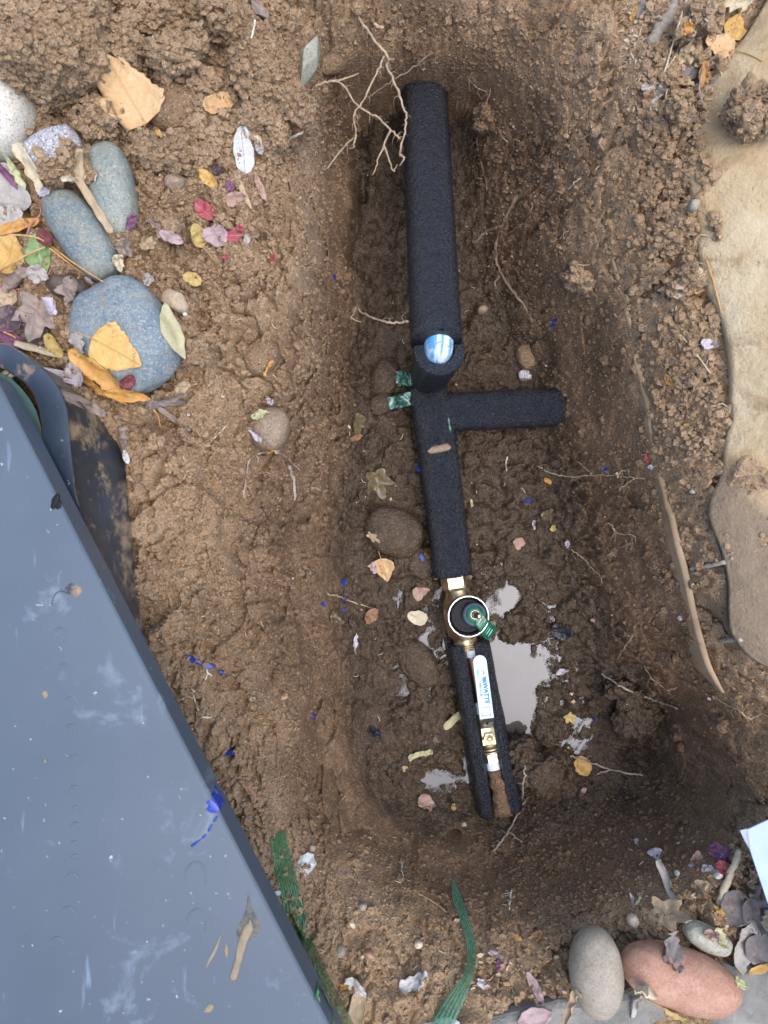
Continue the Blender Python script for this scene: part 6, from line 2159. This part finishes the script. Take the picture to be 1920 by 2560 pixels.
chip(484, 1648, 44, 16, -28, 'largest blue paint chip on the left bank', 1)
chip(518, 1662, 36, 18, -14, 'blue paint chip touching the largest chip', 2)
chip(556, 1680, 24, 7, -40, 'thin blue paint streak right of the largest chip', 3)
chip(583, 1872, 24, 15, 0, 'square blue paint chip on the lower left bank', 4)
chip(784, 1789, 12, 10, 30, 'faint blue fleck right of the square chip', 5)
chip(861, 1455, 12, 20, 0, 'blue fleck below the yellow peach leaf', 6)
chip(810, 1509, 13, 12, 0, 'blue fleck left of the pale twig', 7)
chip(863, 1499, 11, 8, 0, 'blue fleck on the pale twig', 8)
chip(860, 1525, 9, 12, 0, 'blue fleck below the pale twig', 9)
chip(1054, 1393, 12, 20, 20, 'blue fleck beside the olive leaf at the lower pipe', 10)
chip(1045, 1172, 16, 14, 0, 'blue fleck left of the lower pipe', 11)
chip(1318, 1252, 20, 9, 0, 'blue chip on the floor right of the lower pipe', 12)
chip(1382, 803, 10, 9, 0, 'upper blue fleck on the right wall', 13)
chip(1380, 815, 12, 7, 0, 'lower blue fleck on the right wall', 14)
chip(1510, 1173, 12, 10, 30, 'blue fleck above the long pale root', 15)
chip(838, 697, 8, 10, 30, 'blue fleck on the left wall', 16)
chip(1482, 1798, 8, 10, 30, 'blue fleck beside the yellow ragged leaf', 17)

# ------------------------------------------------------------------ green printed tapes, plastic scrap, white sheet
def tape_material(name, cols, stripes, clear):
    t = NT(name)
    uv = t.sep(t.uv)
    s = t.math('FRACT', t.math('MULTIPLY', uv[1], float(stripes)))
    on = t.ramp(s, (.16, 0.0), (.24, 1.0), (.66, 1.0), (.74, 0.0))
    brk = t.ramp(t.noise(6, 5, .7, vec=t.mapping(t.uv, (6, stripes * .35, 1))), (.40, 0.0), (.50, 1.0))
    dots = t.voro(1.0, vec=t.mapping(t.uv, (95, stripes, 1)))
    pr = t.ramp(dots, (.22, .35), (.34, 1.0))
    on = t.math('MULTIPLY', t.math('MULTIPLY', on, brk), pr)
    c = t.mix(t.noise(90, 4), cols[0], cols[1])
    fac = t.math('ADD', t.math('MULTIPLY', on, 1 - clear), clear, clamp=True)
    t.set(Base_Color=t.mix(on, cols[2], c), Roughness=.25)
    tr = t.t.nodes.new('ShaderNodeBsdfTransparent')
    tr.inputs[0].default_value = (.86, .95, .88, 1)
    mx = t.t.nodes.new('ShaderNodeMixShader')
    t._in(mx.inputs[0], fac)
    t.t.links.new(tr.outputs[0], mx.inputs[1])
    t.t.links.new(t.b.outputs[0], mx.inputs[2])
    t.t.links.new(mx.outputs[0], t.out.inputs[0])
    return t.m


M_TAPE1 = tape_material('printed_tape', ((.03, .19, .075), (.06, .28, .13), (.15, .15, .10)), 8, .10)
M_TAPE2 = tape_material('printed_tape_pale', ((.07, .24, .13), (.12, .33, .21), (.15, .24, .17)), 5, .26)


def tape(name, left, right, mat, label, lift, wr=.0012, n=60, m=12, seed=3, group='green printed tapes'):
    Lp = catmull([hit(x, y) + Vector((0, 0, lf)) for (x, y), lf in left], n)
    Rp = catmull([hit(x, y) + Vector((0, 0, lf)) for (x, y), lf in right], n)
    V, U = [], []
    for i in range(n + 1):
        for j in range(m + 1):
            p = Lp[i].lerp(Rp[i], j / m)
            V.append(p)
            U.append((i / n, j / m))
    A = np.array([tuple(v) for v in V])
    A[:, 2] += wr * (fbm(A, 55, 3, seed) * 2 + .6)
    gz = np.array([top(a[0], a[1], a[2] + .03) for a in A])
    A[:, 2] = np.maximum(A[:, 2], gz + .0026)
    F = [(i * (m + 1) + j, i * (m + 1) + j + 1, (i + 1) * (m + 1) + j + 1, (i + 1) * (m + 1) + j) for i in range(n) for j in range(m)]
    V, F, U = thicken([Vector(a) for a in A], F, .0003, U)
    return tag(mk(name, V, F, mat, uvs=U), label, 'tape', group)


tp = tape('green_tape', [((676, 2092), .002), ((684, 2160), .001), ((700, 2220), .001), ((740, 2330), .001), ((790, 2440), .001), ((850, 2562), .001), ((870, 2600), .001)],
          [((716, 2068), .004), ((728, 2140), .003), ((752, 2230), .002), ((776, 2320), .002), ((806, 2400), .002), ((880, 2545), .002), ((905, 2600), .002)], M_TAPE1, 'wide green printed tape along the lid edge', .001)
tape('green_tape', [((1128, 2188), 0.0110), ((1128, 2230), 0.0130), ((1142, 2270), 0.0150), ((1160, 2330), 0.0170), ((1162, 2385), 0.0190), ((1140, 2430), 0.0190), ((1100, 2490), 0.0170), ((1060, 2560), 0.0170), ((1040, 2600), 0.0170)],
     [((1132, 2186), 0.0110), ((1150, 2225), 0.0130), ((1166, 2268), 0.0170), ((1184, 2330), 0.0190), ((1183, 2390), 0.0210), ((1170, 2435), 0.0210), ((1150, 2490), 0.0190), ((1120, 2560), 0.0190), ((1105, 2600), 0.0190)], M_TAPE2,
     'curved green tape strip at the bottom', .006, .0006)
t = NT('cellophane')
t.set(Base_Color=t.mix(t.noise(120, 4), (.44, .48, .50), (.62, .64, .65)), Roughness=.18, Alpha=1.0)
M_CELLO = t.m


def crumple(name, px, py, ln, wd, rot, mat, label, cat, amp=.004, seed=1, lift=.002):
    p = hit(px, py)
    m = mpp(p.z)
    N = 18
    V, F = [], []
    c_, s_ = math.cos(R(rot)), math.sin(R(rot))
    for i in range(N + 1):
        for j in range(N + 1):
            u, v = i / N - .5, j / N - .5
            k = 1 - .5 * (abs(u * 2) ** 3 + abs(v * 2) ** 3) * .5
            x_, y_ = u * ln * m * k, v * wd * m * k
            V.append((p.x + x_ * c_ - y_ * s_, p.y + x_ * s_ + y_ * c_, p.z))
    A = np.array(V)
    Q = A * 1.0
    A[:, 2] += lift + amp * np.abs(fbm(Q, 75, 3, seed) * 2)
    A[:, 0] += .0012 * fbm(Q, 90, 2, seed + 3) * 2
    A[:, 1] += .0012 * fbm(Q, 90, 2, seed + 5) * 2
    gz = np.array([top(a[0], a[1], a[2] + .03) for a in A])
    A[:, 2] = np.maximum(A[:, 2], gz + .0012)
    F = [(i * (N + 1) + j, (i + 1) * (N + 1) + j, (i + 1) * (N + 1) + j + 1, i * (N + 1) + j + 1) for i in range(N) for j in range(N)]
    V, F, U = thicken([Vector(a) for a in A], F, .0004)
    return tag(mk(name, V, F, mat, smooth=False), label, cat)


crumple('plastic_scrap', 768, 2152, 62, 58, 30, M_CELLO, 'crumpled white plastic scrap beside the wide green tape', 'plastic scrap', .006, 4)
crumple('plastic_scrap', 698, 2228, 22, 14, 20, M_CELLO, 'small shiny white scrap on the wide green tape', 'plastic scrap', .002, 6)
crumple('plastic_scrap', 1100, 2556, 130, 40, 5, M_CELLO, 'clear plastic bag end at the bottom edge under the curved tape', 'plastic scrap', .006, 9)
t = NT('white_card')
t.set(Base_Color=t.mix(t.ramp(t.noise(60, 4), (.4, 0.0), (.7, 1.0)), (.30, .39, .50), (.35, .44, .55)), Roughness=.45, Normal=t.bump(t.noise(240, 4), .15, .0005))
ws = [(1868, 2074), (1920, 2050), (2050, 1995), (2150, 2500), (2000, 2500), (1921, 2262), (1895, 2185), (1876, 2128)]
wp_ = [at(x, y, .035) for x, y in ws]
V, F = prism([(p.x, p.y) for p in wp_], .0335, .035, .0004)
sheet = mk('plastic_sheet', V, F, t.m, smooth=False)
tag(sheet, 'pale blue white plastic sheet at the right edge', 'sheet')
V = [at(1850, 2076, .030), at(1868, 2072, .0352), at(1877, 2128, .0352), at(1862, 2104, .031)]
V, F, U = thicken(V, [(3, 2, 1, 0)], .0006)
mk('bent_corner', V, F, M_CELLO, sheet, smooth=False)
